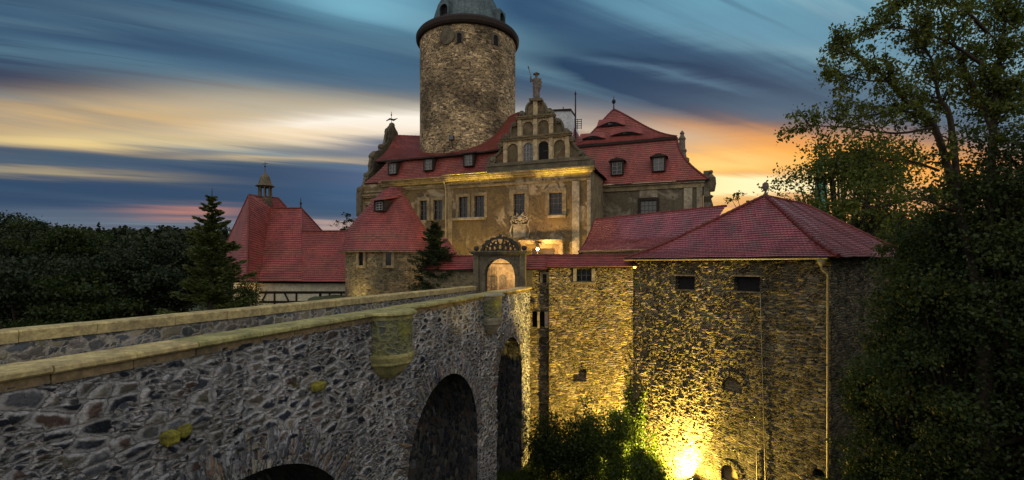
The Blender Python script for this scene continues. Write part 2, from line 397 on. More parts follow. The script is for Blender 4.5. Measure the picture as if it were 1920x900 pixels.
class Pl:
    """vertical plane through ground points a -> b (x, y); s metres along it, off metres towards the camera side"""
    def __init__(s, a, b, flip=False):
        s.a = V((a[0], a[1], 0)); d = V((b[0]-a[0], b[1]-a[1], 0)); s.len = d.length; s.d = d.normalized()
        s.n = V((s.d.y, -s.d.x, 0))
        if s.n.dot(-s.a) < 0: s.n = -s.n
        if flip: s.n = -s.n
    def pt(s, x, z, off=0.): return s.a+s.d*x+s.n*off+V((0,0,z))
    def hit(s, px, py, off=0.):
        r = V(((px-CX)/F, 1, (HY-py)/F)); a = s.a+s.n*off
        k = a.dot(s.n)/r.dot(s.n); q = r*k
        return ((q-a).dot(s.d), q.z)
    def rect(s, x0, y0, x1, y1):     # photograph rectangle -> s0, z0, s1, z1
        a = s.hit(x0, (y0+y1)/2)[0]; b = s.hit(x1, (y0+y1)/2)[0]; xm = (x0+x1)/2
        return min(a,b), s.hit(xm, y1)[1], max(a,b), s.hit(xm, y0)[1]
    def shifted(s, off):
        q = Pl.__new__(Pl); q.a = s.a+s.n*off; q.d = s.d; q.n = s.n; q.len = s.len; return q

def tag(o, label, cat, group=None, kind=None):
    if label: o['label'] = label
    if cat: o['category'] = cat
    if group: o['group'] = group
    if kind: o['kind'] = kind
    return o
def empty(name, loc, label, cat, group=None):
    o = bpy.data.objects.new(name, None); COL.objects.link(o); o.location = loc; o.empty_display_size = .3
    return tag(o, label, cat, group)

def wall(pl, s0, s1, z0, z1, holes, res, mb=None, off=0., reveal=.3, round_top=()):
    """wall sheet with rectangular openings and their reveals, fine enough for displacement when res is small"""
    mb = mb or MB()
    def lines(lo, hi, cuts):
        c = sorted({lo, hi, *[x for x in cuts if lo < x < hi]}); out = []
        for a, b in zip(c, c[1:]):
            k = max(1, round((b-a)/res)); out += [a+(b-a)*i/k for i in range(k)]
        return out+[hi]
    ss = lines(s0, s1, [h[0] for h in holes]+[h[2] for h in holes]); zs = lines(z0, z1, [h[1] for h in holes]+[h[3] for h in holes])
    i0 = len(mb.v); nz = len(zs)
    for x in ss:
        for z in zs: mb.v.append(pl.pt(x, z, off))
    flip = pl.d.cross(V((0,0,1))).dot(pl.n) < 0
    for i in range(len(ss)-1):
        for j in range(nz-1):
            xm, zm = (ss[i]+ss[i+1])/2, (zs[j]+zs[j+1])/2
            if any(h[0] < xm < h[2] and h[1] < zm < h[3] for h in holes): continue
            q = [i0+i*nz+j, i0+(i+1)*nz+j, i0+(i+1)*nz+j+1, i0+i*nz+j+1]
            uv = [(ss[i],zs[j]),(ss[i+1],zs[j]),(ss[i+1],zs[j+1]),(ss[i],zs[j+1])]
            if flip: q.reverse(); uv.reverse()
            mb.f.append(q); mb.uv.append(uv); mb.sm.append(res < .3)
    for h in holes:
        a, b, c, d = h[:4]
        A, B, C, D = [pl.pt(*t, off) for t in ((a,b),(c,b),(c,d),(a,d))]
        N = -pl.n*reveal
        for p, q in ((A,B),(B,C),(C,D),(D,A)): mb.face([p, q, q+N, p+N])
    return mb

def window(parent, pl, r, nx=2, ny=3, depth=.25, surround=.0, smat='trim', glass='glass', bars='frame', sill=False, proud=.08):
    """recessed window: dark pane and glazing bars, stone surround proud of the wall"""
    s0, z0, s1, z1 = r
    w = MB(); t = .05
    for x in (s0+t/2, s1-t/2): w.rect(pl, x-t/2, z0, x+t/2, z1, -depth, -depth+.06)
    for z in (z0+t/2, z1-t/2): w.rect(pl, s0+t, z-t/2, s1-t, z+t/2, -depth, -depth+.06)
    for i in range(1, nx): x = s0+(s1-s0)*i/nx; w.rect(pl, x-.034, z0+t, x+.034, z1-t, -depth+.005, -depth+.05)
    for i in range(1, ny): z = z0+(z1-z0)*i/ny; w.rect(pl, s0+t, z-.028, s1-t, z+.028, -depth+.008, -depth+.045)
    o = w.build('window', bars, parent)
    MB().rect(pl, s0, z0, s1, z1, -depth-.12, -depth-.03).build('pane', glass, o)
    if surround:
        q = MB(); g = surround
        q.rect(pl, s0-g, z0-g*.2, s0, z1+g, .0, proud); q.rect(pl, s1, z0-g*.2, s1+g, z1+g, .0, proud); q.rect(pl, s0, z1, s1, z1+g, .0, proud)
        q.build('surround', smat, o, bevel=.015)
    if sill:
        MB().rect(pl, s0-surround-.08, z0-.24, s1+surround+.08, z0-.03, .0, .22).build('sill', 'trim', o, bevel=.015)
    return o
def ridge_caps(parent, pts, r=.11, step=.34, mat='ridge', name='ridge_tiles'):
    mb = MB()
    for a, b in zip(pts, pts[1:]):
        a, b = V(a), V(b); L = (b-a).length; n = max(1, int(L/step))
        for i in range(n):
            p, q = a.lerp(b, i/n), a.lerp(b, (i+1.12)/n)
            mb.tube([p, q], [r*1.12, r*.86], 7)
    return mb.build(name, mat, parent)
def arch_poly(s0, z0, s1, z1, n=10):
    """opening outline with a round head"""
    r = (s1-s0)/2; c = (s0+s1)/2; zc = z1-r
    return [(s0,z0),(s1,z0)]+[(c+r*math.cos(PI*i/n), zc+r*math.sin(PI*i/n)) for i in range(n+1)]
def arch_frame(mb, pl, s0, z0, s1, z1, S0, S1, Z1, o0, o1, n=12):
    """solid between the rectangle S0..S1 x z0..Z1 and the round-headed opening s0..s1"""
    r = (s1-s0)/2; c = (s0+s1)/2; zc = z1-r
    mb.rect(pl, S0, z0, s0, Z1, o0, o1); mb.rect(pl, s1, z0, S1, Z1, o0, o1)
    arc = [(c+r*math.cos(PI*i/n), zc+r*math.sin(PI*i/n)) for i in range(n+1)]
    mb.prism(pl, arc[:n//2+1]+[(c, Z1), (s1, Z1)], o0, o1)
    mb.prism(pl, arc[n//2:]+[(s0, Z1), (c, Z1)], o0, o1)

def np_mesh(name, verts, quads, mat, parent=None, uv=None, smooth=False):
    off = np.array(wloc(parent)) if parent else np.zeros(3)
    me = bpy.data.meshes.new(name); n = len(verts); k = len(quads)
    me.vertices.add(n); me.vertices.foreach_set('co', (verts-off).astype(np.float32).ravel())
    me.loops.add(4*k); me.loops.foreach_set('vertex_index', quads.astype(np.int32).ravel())
    me.polygons.add(k); me.polygons.foreach_set('loop_start', np.arange(0, 4*k, 4, dtype=np.int32))
    me.polygons.foreach_set('loop_total', np.full(k, 4, np.int32))
    me.update(calc_edges=True)
    if uv is not None:
        ul = me.uv_layers.new(name='UVMap'); ul.data.foreach_set('uv', uv.astype(np.float32).ravel())
    me.materials.append(M[mat])
    if smooth: me.polygons.foreach_set('use_smooth', np.ones(k, bool))
    me.validate()
    o = bpy.data.objects.new(name, me); COL.objects.link(o); o.parent = parent
    return o

# ------------------------------------------------------------------ foliage
def leaves_arrays(C, size, aspect=.55, up=None, updir=0.):
    """one small folded leaf per centre"""
    C = np.asarray(C); n = len(C)
    d = rng.normal(size=(n,3)); d /= np.linalg.norm(d, axis=1)[:,None]
    if up is not None: d = d*(1-updir)+up*updir; d /= np.linalg.norm(d, axis=1)[:,None]
    e = rng.normal(size=(n,3)); e -= (e*d).sum(1)[:,None]*d; e /= np.linalg.norm(e, axis=1)[:,None]
    nrm = np.cross(d, e)
    sz = (size*rng.uniform(.6, 1.35, n))[:,None]
    a = C-d*sz*.5; b = C+e*sz*aspect*.5+nrm*sz*.12; c = C+d*sz*.5; f = C-e*sz*aspect*.5+nrm*sz*.12
    v = np.stack([a,b,c,f], 1).reshape(-1,3); q = np.arange(4*n).reshape(n,4)
    return v, q
def make_leaves(name, C, size, mat, parent, aspect=.55, up=None, updir=0.):
    v, q = leaves_arrays(C, size, aspect, up, updir)
    return np_mesh(name, v, q, mat, parent)
def wander(p, d, L, n, bend=.25, lift=.0):
    pts = [V(p)]; d = V(d).normalized()
    for i in range(n):
        d = (d+V((random.gauss(0,bend), random.gauss(0,bend), random.gauss(0,bend)+lift))*(1/n**.5)).normalized()
        pts.append(pts[-1]+d*(L/n))
    return pts
def along(pts, t):
    k = t*(len(pts)-1); i = min(int(k), len(pts)-2); return pts[i].lerp(pts[i+1], k-i), (pts[i+1]-pts[i]).normalized()
def smooth_path(pts, k=4):
    pts = [V(p) for p in pts]; out = []
    for i in range(len(pts)-1):
        p0, p1, p2, p3 = pts[max(i-1,0)], pts[i], pts[i+1], pts[min(i+2,len(pts)-1)]
        for j in range(k):
            t = j/k
            out.append(.5*((2*p1)+(p2-p0)*t+(2*p0-5*p1+4*p2-p3)*t*t+(3*p1-p0-3*p2+p3)*t**3))
    return out+[pts[-1]]
def tree(name, label, cat, base, limbs, leaf, lsize, group=None, sub=1.6, nsub=9, ntw=6, nlf=12, lmat='leaf_oak', clumps=(), trunk=None, sag=0.):
    """limbs: (points, r0, r1, leafiness). Side branches, twigs and leaves grow from every limb."""
    root = empty(name, base, label, cat, group)
    wood = MB(); C = []
    if trunk:
        wood.tube(smooth_path(trunk[0]), np.linspace(trunk[1], trunk[2], 4*(len(trunk[0])-1)+1), 9)
        wood.build('trunk', 'bark', root); wood = MB()
    for pts, r0, r1, lf in limbs:
        sp = smooth_path(pts); n = len(sp); wood.tube(sp, np.linspace(r0, r1, n), 6)
        L = sum((sp[i+1]-sp[i]).length for i in range(n-1))
        for i in range(int(nsub*L/3)):
            t = random.uniform(.12, 1.)**.8; p, tg = along(sp, t)
            s = V([random.gauss(0,1) for _ in range(3)]); s = (s-tg*s.dot(tg)).normalized()
            L2 = sub*random.uniform(.45, 1.15)*(1.15-.55*t); b = wander(p, tg*.75+s*.8+V((0,0,.1)), L2, 5, .35, -sag)
            wood.tube(b, np.linspace(max(.012, r0*.22), .007, 6), 4, cap=False)
            for j in range(ntw):
                tt = random.uniform(.25, 1.); p2, tg2 = along(b, tt); s2 = V([random.gauss(0,1) for _ in range(3)])
                w = wander(p2, tg2+s2*.55, random.uniform(.2, .6)*sub*.45, 3, .3, -sag)
                wood.tube(w, [.007,.005,.004,.003], 3, cap=False)
                k = int(nlf*lf*random.uniform(.5, 1.5))
                for _ in range(k):
                    q, _t = along(w, random.random()); C.append(q+V([random.gauss(0, lsize*.75) for _ in range(3)]))
    if wood.v: wood.build('branches', 'bark', root)
    for c, r, k in clumps:      # leaf clumps spread through an ellipsoid
        c = np.array(c); r = np.array(r)
        cc = rng.normal(size=(k,3)); cc /= np.linalg.norm(cc, axis=1)[:,None]; cc *= rng.uniform(.35, 1., (k,1))**.5
        for x in c+cc*r:
            m = int(rng.uniform(40, 110)); s = rng.uniform(.45, 1.)*sub*.42
            y = rng.normal(size=(m,3))*np.array([s, s, s*.42]); C.extend(list(x+y))
    make_leaves('crown', np.array([list(c) for c in C]), lsize, lmat, root, .6)
    return root
def lobed_tree(name, label, cat, base, h, w, leaf, lsize, seed, lobes=14, n=9000, group=None, lmat='leaf_forest', cr=.3):
    """a broad tree farther off: trunk, limbs and a crown of many leaf clumps"""
    r = random.Random(seed); b = V(base); root = empty(name, b, label, cat, group)
    t = MB(); top = b+V((r.uniform(-.3,.3), r.uniform(-.3,.3), h*.6))
    t.tube([b-V((0,0,.5)), b+V((0,0,h*.3)), top], [w*.055, w*.042, w*.02], 8); t.build('trunk', 'bark', root)
    g = np.random.default_rng(seed); C = []; br = MB()
    for i in range(lobes):
        a = r.uniform(0, 2*PI); zz = r.uniform(.0, 1.); rr = w*.5*(.35+.65*math.sin(PI*min(1, .25+zz*.72)))*r.uniform(.35, 1.)
        c = b+V((math.cos(a)*rr, math.sin(a)*rr, h*(cr+(.93-cr)*zz)))
        br.tube([b+V((0,0,h*.3+.3*h*zz*.6)), b.lerp(c, .6)+V((0,0,h*.12)), c], [w*.016, w*.01, w*.004], 4, cap=False)
        s = w*r.uniform(.10, .19); k = int(n/lobes); sub = g.normal(size=(9,3))*np.array([s,s,s*.6])*.62+np.array(c)
        q = sub[g.integers(0, 9, k)]+g.normal(size=(k,3))*np.array([s*.34, s*.34, s*.17]); C.append(q)
    br.build('branches', 'bark', root)
    make_leaves('crown', np.concatenate(C), lsize, lmat, root, .7)
    return root
def spruce(name, label, base, h, w, seed, n=52, lmat='needle', group=None, lsz=.2):
    r = random.Random(seed); b = V(base); root = empty(name, b, label, 'tree', group)
    MB().tube([b-V((0,0,.5)), b+V((0,0,h*.5)), b+V((.05,0,h))], [w*.045, w*.03, .012], 7).build('trunk', 'bark', root)
    br = MB(); C = []; U = []
    for i in range(n):
        t = i/n; z = h*(.06+.92*t); L = w*.5*(1-t)**.72*r.uniform(.7, 1.15)+.12
        for k in range(r.randint(4, 6)):
            a = r.uniform(0, 2*PI); d = V((math.cos(a), math.sin(a), .1+.35*t)); l = L*r.choice((r.uniform(.3, .8), r.uniform(.75, 1.25)))
            p0 = b+V((0,0,z)); p1 = p0+d*l*.55-V((0,0,l*.10)); p2 = p0+d*l-V((0,0,l*.12))
            br.tube([p0,p1,p2], [.03*(1-t)+.01,.015,.005], 4, cap=False)
            m = int(24+l*62)
            for _ in range(m):
                u = r.uniform(.12, 1.); q, tg = along([p0,p1,p2], u)
                side = V((-d.y, d.x, 0))*r.gauss(0, 1)*l*.17*(1.15-u); C.append(q+side+V((0,0,-abs(r.gauss(0,.07))*l-abs(side.length)*.25)))
                U.append((tg+side.normalized()*.7 if side.length > 1e-4 else tg).normalized())
    br.build('branches', 'bark', root)
    make_leaves('crown', np.array([list(c) for c in C]), lsz, lmat, root, .34, np.array([list(u) for u in U]), .75)
    return root

# ------------------------------------------------------------------ frame of the bridge
D2 = V((.314, .949, 0)).normalized(); T2 = V((-D2.y, D2.x, 0)); N0 = V((-7.43, 6.97, 0))
def B(s, t, z): return N0+D2*s+T2*t+V((0,0,z))
def W_(s):        # overall width of the bridge
    return float(np.interp(s, [-8, 3, 9.2, 20, 29], [6.6, 6.4, 5.85, 5.15, 4.72]))
FLOOR = -14.0
ROAD = -2.75
ARCH = [(4.2, 3.9, -4.92, -8.1), (14.9, 3.45, -4.9, -8.5), (23.65, 2.35, -4.5, -6.9)]     # centre, half width, crown, springing
S0, S1 = -9.0, 28.0
root = empty('stone_bridge', B(10, 2.5, FLOOR), 'long rubble stone bridge on round arches leading up to the castle gate', 'bridge')
bp = Pl(N0[:2], (N0+D2)[:2])
def zb(s, c, a, zc, zs): return zs+(zc-zs)*math.sqrt(max(0, 1-((s-c)/a)**2))
def bridge_side(t_of, res_s, res_z, name, mat, zt):
    mb = MB(); segs = []; x = S0
    for A in ARCH: segs += [(x, A[0]-A[1], None), (A[0]-A[1], A[0]+A[1], A)]; x = A[0]+A[1]
    segs.append((x, S1, None))
    for a, b, A in segs:
        if A:
            n = max(24, int((b-a)/res_s(0.5*(a+b)))); xs = [A[0]-A[1]*math.cos(PI*i/n) for i in range(n+1)]
        else:
            xs = [a]
            while xs[-1] < b-1e-6: xs.append(min(b, xs[-1]+res_s(xs[-1])))
        i0 = len(mb.v); rows = None
        for x in xs:
            lo = zb(x, *A) if A else FLOOR
            if A: nz = int((zt-A[3])/res_z); fr = [k/nz for k in range(nz+1)]; zz = [zt+(lo-zt)*f for f in fr]
            else:
                nz = int((zt+9.5)/res_z); zz = [zt+(-9.5-zt)*k/nz for k in range(nz+1)]+[-10.5,-11.5,-12.7,FLOOR]
            rows = len(zz)
            for z in zz: mb.v.append(B(x, t_of(x), z))
        for i in range(len(xs)-1):
            for j in range(rows-1):
                q = [i0+i*rows+j, i0+i*rows+j+1, i0+(i+1)*rows+j+1, i0+(i+1)*rows+j]
                if t_of(0) > 1: q.reverse()
                mb.f.append(q); mb.uv.append([((mb.v[k]-N0).dot(D2), mb.v[k].z) for k in q]); mb.sm.append(True)
    return mb.build(name, mat, root)
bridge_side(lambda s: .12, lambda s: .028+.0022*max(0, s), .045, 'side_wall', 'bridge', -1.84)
bridge_side(lambda s: W_(s), lambda s: .5, .5, 'side_wall', 'parapet', -1.86)
for c, a, zc, zs in ARCH:
    # ring of thin radial stones
    mb = MB(); n = int(PI*a/.035*.8); k = 22; pts = []
    L = 0; prev = None
    for i in range(n+1):
        th = PI*i/n; p = (c-a*math.cos(th), zs+(zc-zs)*math.sin(th))
        nn = V((-math.cos(th)*(zc-zs), 0, math.sin(th)*a)).normalized()
        if prev: L += math.hypot(p[0]-prev[0], p[1]-prev[1])
        prev = p; w = 1.0+.16*math.sin(i*.37)+.1*math.sin(i*.91)
        w = min(w, 1.25)*(.62+.38*math.sin(th))
        pts.append([(B(p[0]+nn.x*w*j/k, (.12-.04)*(1-(j/k)**6)+.17*(j/k)**6, p[1]+nn.z*w*j/k), (L, w*j/k)) for j in range(k+1)])
    i0 = len(mb.v)
    for r in pts: mb.v += [q[0] for q in r]
    for i in range(n):
        for j in range(k):
            mb.f.append([i0+i*(k+1)+j, i0+(i+1)*(k+1)+j, i0+(i+1)*(k+1)+j+1, i0+i*(k+1)+j+1])
            mb.uv.append([pts[i][j][1], pts[i+1][j][1], pts[i+1][j+1][1], pts[i][j+1][1]]); mb.sm.append(True)
    mb.build('arch_ring', 'voussoir', root)
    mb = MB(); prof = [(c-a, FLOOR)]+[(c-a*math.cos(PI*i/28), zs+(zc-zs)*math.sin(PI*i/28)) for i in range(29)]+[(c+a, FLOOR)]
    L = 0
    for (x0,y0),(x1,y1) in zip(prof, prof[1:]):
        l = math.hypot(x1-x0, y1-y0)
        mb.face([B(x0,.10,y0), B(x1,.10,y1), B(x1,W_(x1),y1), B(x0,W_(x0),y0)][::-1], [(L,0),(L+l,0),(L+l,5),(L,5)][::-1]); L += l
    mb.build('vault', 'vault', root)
mb = MB(); xs = [S0+i for i in range(int(S1-S0)+3)]
for a, b in zip(xs, xs[1:]): mb.face([B(a,.5,ROAD), B(b,.5,ROAD), B(b,W_(b)-.5,ROAD), B(a,W_(a)-.5,ROAD)])
mb.build('roadway', 'cobble', root)
# inner faces of both parapets, the far one in view
for t_of, nm, sg in ((lambda s: .56, 'parapet_wall', 1), (lambda s: W_(s)-.56, 'parapet_wall', -1)):
    mb = MB(); xs = np.arange(S0, S1+1.2, .5)
    for a, b in zip(xs, xs[1:]):
        q = [B(a,t_of(a),ROAD-.3), B(b,t_of(b),ROAD-.3), B(b,t_of(b),-1.86), B(a,t_of(a),-1.86)]
        mb.face(q, [(a,ROAD),(b,ROAD),(b,-1.86),(a,-1.86)])
    mb.build(nm, 'parapet', root)
def coping(s0, s1, mat, seed, z0=-1.6):
    """one block: a rounded projecting slab over a recessed lower course"""
    r = random.Random(seed); z0 += r.uniform(-.01,.01); dt = r.uniform(-.012,.012)
    def bar(prof, e0, e1):
        mb = MB(); a = [B(s0+e0, t+dt+.13, z) for t, z in prof]; b = [B(s1-e1, t+dt+.13, z) for t, z in prof]
        for i in range(len(a)): k = (i+1) % len(a); mb.face([a[i], b[i], b[k], a[k]])
        mb.face(a[::-1]); mb.face(b); return mb
    o = bar([(-.04, z0-.15), (-.12, z0-.13), (-.15, z0-.10), (-.145, z0-.035), (-.10, z0), (.69, z0), (.74, z0-.035), (.73, z0-.13), (.64, z0-.15)], .011, .011).build('coping_stone', mat, root)
    bar([(-.045, z0-.30), (-.045, z0-.148), (.60, z0-.148), (.60, z0-.30)], .02, .004).build('lower_course', 'sand_brown', o)
s = S0; k = 0
while s < S1-.2:
    L = 1.35+.3*math.sin(k*2.3); e = min(S1, s+L)
    coping(s, e, 'sand_moss' if 3 < s < 22 else 'sand', k); s = e; k += 1
s = S0; k = 100
while s < S1+.8:
    L = 1.7+.35*math.sin(k*1.7); e = s+L
    mb = MB(); z = -1.6+random.uniform(-.006,.006); r = []
    for x in (s+.008, e-.008):
        w = W_(x); r.append([B(x,w-.62,z-.30), B(x,w-.64,z-.04), B(x,w-.60,z), B(x,w+.03,z), B(x,w+.06,z-.04), B(x,w+.05,z-.30)])
    a, b = r
    for i in range(6): j = (i+1) % 6; mb.face([a[i], b[i], b[j], a[j]])
    mb.face(a[::-1]); mb.face(b); mb.build('coping_stone', 'sand', root); s = e; k += 1
# half-round refuges corbelled out of the near parapet
for c, R, zc, zk, mat in ((10.12, .88, -3.05, -3.9, 'sand_moss'), (19.9, .72, -2.9, -3.75, 'sand_gray')):
    g = MB(); ctr = B(c, .1, 0); ex = D2; ey = -T2
    g.lathe(ctr, [(R, zc), (R, -1.84)], 24, 0, PI, smooth=True, ex=ex, ey=ey)
    bz = g.build('bartizan', 'mossy' , root)
    q = MB(); q.lathe(ctr, [(0, zk-.06), (R*.32, zk), (R*.66, zk+.2), (R*.92, zk+.48), (R*1.0, zk+.52), (R*1.03, zk+.56), (R*1.03, zk+.62), (R*1.1, zc-.06), (R*1.1, zc+.03), (R, zc+.04)], 24, 0, PI, ex=ex, ey=ey)
    q.build('corbel', mat, bz)
    q = MB(); q.lathe(ctr, [(R+.02, -1.86), (R+.02, -1.735), (R+.13, -1.72), (R+.17, -1.69), (R+.16, -1.635), (R+.1, -1.597), (0, -1.597)], 24, 0, PI, ex=ex, ey=ey)
    q.build('coping_stone', mat, bz)
# yellow lichened stones standing proud of the wall
def proud_stone(px, py, r, seed):
    s_, z_ = bp.hit(px, py); rr = random.Random(seed); mb = MB()
    c = B(s_, .05, z_); n = 5; pts = [[None]*(2*n+1) for _ in range(n+1)]
    def sp(i, j):
        a, b = PI*i/n, 2*PI*(j % (2*n))/(2*n); q = V((math.sin(a)*math.cos(b), math.sin(a)*math.sin(b), math.cos(a)))
        q = V([math.copysign(abs(v)**.6, v) for v in q]); rr2 = random.Random(seed*100+i*13+(j % (2*n) if 0 < i < n else 0)); return q*rr2.uniform(.8, 1.12)
    for i in range(n):
        for j in range(2*n):
            q = [sp(i,j), sp(i+1,j), sp(i+1,j+1), sp(i,j+1)]
            w = [c+D2*v.x*r[0]-T2*v.y*r[1]+V((0,0,v.z*r[2])) for v in q]
            w = [w[k] for k in range(4) if not any((w[k]-w[m]).length < 1e-6 for m in range(k))]
            if len(w) > 2: mb.face(w)
    return mb.build('lichened_stone', 'lichen', root)
M['lichen'] = mat_plain('yellow_lichen_stone', (.34,.31,.04), .9, nscale=5, col2=(.12,.11,.03), b=.9, bd=.03)
proud_stone(321, 822, (.16,.18,.15), 3); proud_stone(350, 808, (.15,.12,.12), 4); proud_stone(598, 725, (.24,.16,.15), 5)

# ------------------------------------------------------------------ the gate at the end of the bridge
gA, gB = V((-2.78, 35.05, 0)), V((.98, 33.81, 0)); gp = Pl(gA[:2], gB[:2]); GL = gp.len
gate = empty('entrance_gate', (gA+gB)/2+V((0,0,ROAD)), 'carved sandstone gateway with round arch at the end of the bridge', 'gateway')
os0, _, os1, _ = gp.rect(909, 500, 965, 545); zt = gp.hit(935, 485)[1]
mb = MB(); arch_frame(mb, gp, os0, ROAD-.4, os1, zt, .12, GL-.12, .62, -.55, 0.); mb.build('gate_wall', 'trim_dark', gate, bevel=.02)
for a, b in ((.0,.42),(GL-.42,GL)): MB().rect(gp, a, ROAD-.4, b, .62, .0, .16).build('pilaster', 'trim_dark', gate, bevel=.02)
mb = MB(); mb.rect(gp, -.02, .62, GL+.02, .72, -.6, .2); mb.rect(gp, -.14, .72, GL+.14, .82, -.7, .32); mb.rect(gp, -.22, .82, GL+.2, .93, -.78, .42)
mb.rect(gp, .7, -.02, GL-.7, .05, .0, .05)
mb.build('cornice', 'trim_dark', gate, bevel=.02)
mb = MB(); r0 = (os1-os0)/2; c0 = (os0+os1)/2; zc0 = zt-r0; n = 14
for i in range(n):
    a, b = PI*i/n, PI*(i+1)/n
    mb.prism(gp, [(c0+math.cos(a)*r, zc0+math.sin(a)*r) for r in (r0, r0+.28)]+[(c0+math.cos(b)*r, zc0+math.sin(b)*r) for r in (r0+.28, r0)], 0, .07)
mb.build('arch_moulding', 'trim_dark', gate, bevel=.01)
# pierced crest
mb = MB(); rr = random.Random(4); cm = GL/2+.03; Rw, Rh, zb0 = 1.42, 1.02, .93
for i in range(18):
    a, b = PI*i/18, PI*(i+1)/18; k = 1+.05*(i % 2)
    mb.prism(gp, [(cm+math.cos(a)*Rw*.86, zb0+math.sin(a)*Rh*.84), (cm+math.cos(a)*Rw*k, zb0+math.sin(a)*Rh*k), (cm+math.cos(b)*Rw*k, zb0+math.sin(b)*Rh*k), (cm+math.cos(b)*Rw*.86, zb0+math.sin(b)*Rh*.84)], -.2, .05)
def ringo(x, z, r, w=.06, n=12, o=0.):
    for i in range(n):
        a, b = 2*PI*i/n, 2*PI*(i+1)/n
        mb.prism(gp, [(x+math.cos(a)*r, z+math.sin(a)*r), (x+math.cos(a)*(r+w), z+math.sin(a)*(r+w)), (x+math.cos(b)*(r+w), z+math.sin(b)*(r+w)), (x+math.cos(b)*r, z+math.sin(b)*r)], -.17+o, .02+o)
ringo(cm, 1.22, .15, .09); 
for sx in (-1, 1):
    ringo(cm+sx*.42, 1.14, .12, .08); ringo(cm+sx*.78, 1.12, .12, .08); ringo(cm+sx*.33, 1.50, .11, .08); ringo(cm+sx*.72, 1.42, .09, .08); ringo(cm+sx*1.1, 1.07, .09, .08)
    for x0, z0, x1, z1 in ((.1,1.4,.25,1.8), (.15,1.0,.35,.98), (.5,1.3,.75,1.65), (.9,1.3,1.0,1.5), (.55,.97,.6,1.3), (.2,1.35,.45,1.4)):
        a, b = gp.pt(cm+sx*x0, z0, -.08), gp.pt(cm+sx*x1, z1, -.08); mb.tube([a, (a+b)/2+V((.04*sx,0,.05)), b], .055, 6)
mb.rect(gp, cm-Rw, zb0, cm+Rw, zb0+.05, -.25, .1)
mb.ball(gp.pt(cm, zb0+Rh+.06, -.08), .13)
for x in (-.0, GL): mb.ball(gp.pt(x+(.16 if x == 0 else -.16), 1.13, -.1), .19)
mb.build('pierced_crest', 'iron_stone', gate)
# iron lattice leaves standing open in the passage
for sx, x in ((-1, os0+.04), (1, os1-.04)):
    lf = MB(); q = gp.pt(x, 0, -.6); ax = (-gp.n*.9+gp.d*(-sx)*.28)
    for i in range(6): b = q+ax*(i/5); lf.tube([b+V((0,0,ROAD+.05)), b+V((0,0,-.45+.25*math.sin(i/5*PI/2+(.8 if 1 else 0))))], .018, 5)
    for z in (ROAD+.2, -1.7, -.9): lf.tube([q+V((0,0,z)), q+ax+V((0,0,z))], .02, 5)
    if sx == 1: lf.face([q+V((0,0,ROAD)), q+ax+V((0,0,ROAD)), q+ax+V((0,0,-.3)), q+V((0,0,-.6))])
    lf.build('gate_leaf', 'iron' if sx < 0 else 'timber', gate)

# ------------------------------------------------------------------ curtain wall right of the gate (in the light)
V1 = Pl((2.68, 34.4), (8.62, 33.55)); V0 = Pl((.9, 34.95), (2.68, 34.75))
def wall_roof(parent, pl, s0, s1, ze, zr, dep, over=.3, mat='tile', rows=7):
    S = lambda a, t: pl.pt(s0+(s1-s0)*a, ze+(zr-ze)*t, over-(over+dep)*t)
    mb = MB().courses(S, rows, max(1, int((s1-s0)/2)), lift=.03)
    S2 = lambda a, t: pl.pt(s0+(s1-s0)*a, ze+(zr-ze)*t, -2*dep-over+(over+dep)*t)
    mb.courses(S2, rows, 1)
    r = mb.build('roof', mat, parent)
    q = MB(); q.prism(pl, [(s0,ze-.1),(s1,ze-.1),(s1,ze-.02),(s0,ze-.02)], -2*dep, over-.04); q.build('eaves_board', 'dark', r)
    q = MB()
    for x in (s0, s1): q.face([pl.pt(x, ze, over), pl.pt(x, zr, -dep), pl.pt(x, ze, -2*dep-over)])
    q.build('verge', 'dark', r)
    ridge_caps(r, [pl.pt(s0, zr+.02, -dep), pl.pt(s1, zr+.02, -dep)], .09)
    return r
cw = empty('curtain_wall', V1.pt(V1.len/2, FLOOR), 'tall floodlit rubble castle wall with a tiled coping roof right of the gate', 'wall')
h1 = V1.rect(1081, 504, 1109, 528); h2 = V1.rect(1075, 692, 1099, 715)
wall(V1, -.02, V1.len+.1, FLOOR, -.12, [h1, h2], .062).build('wall', 'moatwall', cw)
MB().rect(V1, h2[0]-.1, h2[1]-.1, h2[2]+.1, h2[3]+.1, -.5, -.3).build('niche_back', 'bastion', cw)
w = window(cw, V1, h1, 3, 2, .25, 0, glass='glass')
mb = MB()
for a, b in ((h1[0]-.24, h1[0]), (h1[2], h1[2]+.24)): mb.rect(V1, a, h1[1]+.0, b, h1[3]+.04, .0, .11)
mb.build('jamb', 'trim_pale', w, bevel=.02)
MB().rect(V1, h1[0]-.3, h1[1]-.2, h1[2]+.3, h1[1]-.01, .0, .13).build('sill', 'trim', w, bevel=.02)
wall_roof(cw, V1, -.15, V1.len+.25, -.19, .62, .95)
mb = MB(); mb.rect(V1, -.04, FLOOR, .0, -.15, -1.2, .0); mb.build('wall_end', 'bastion', cw)

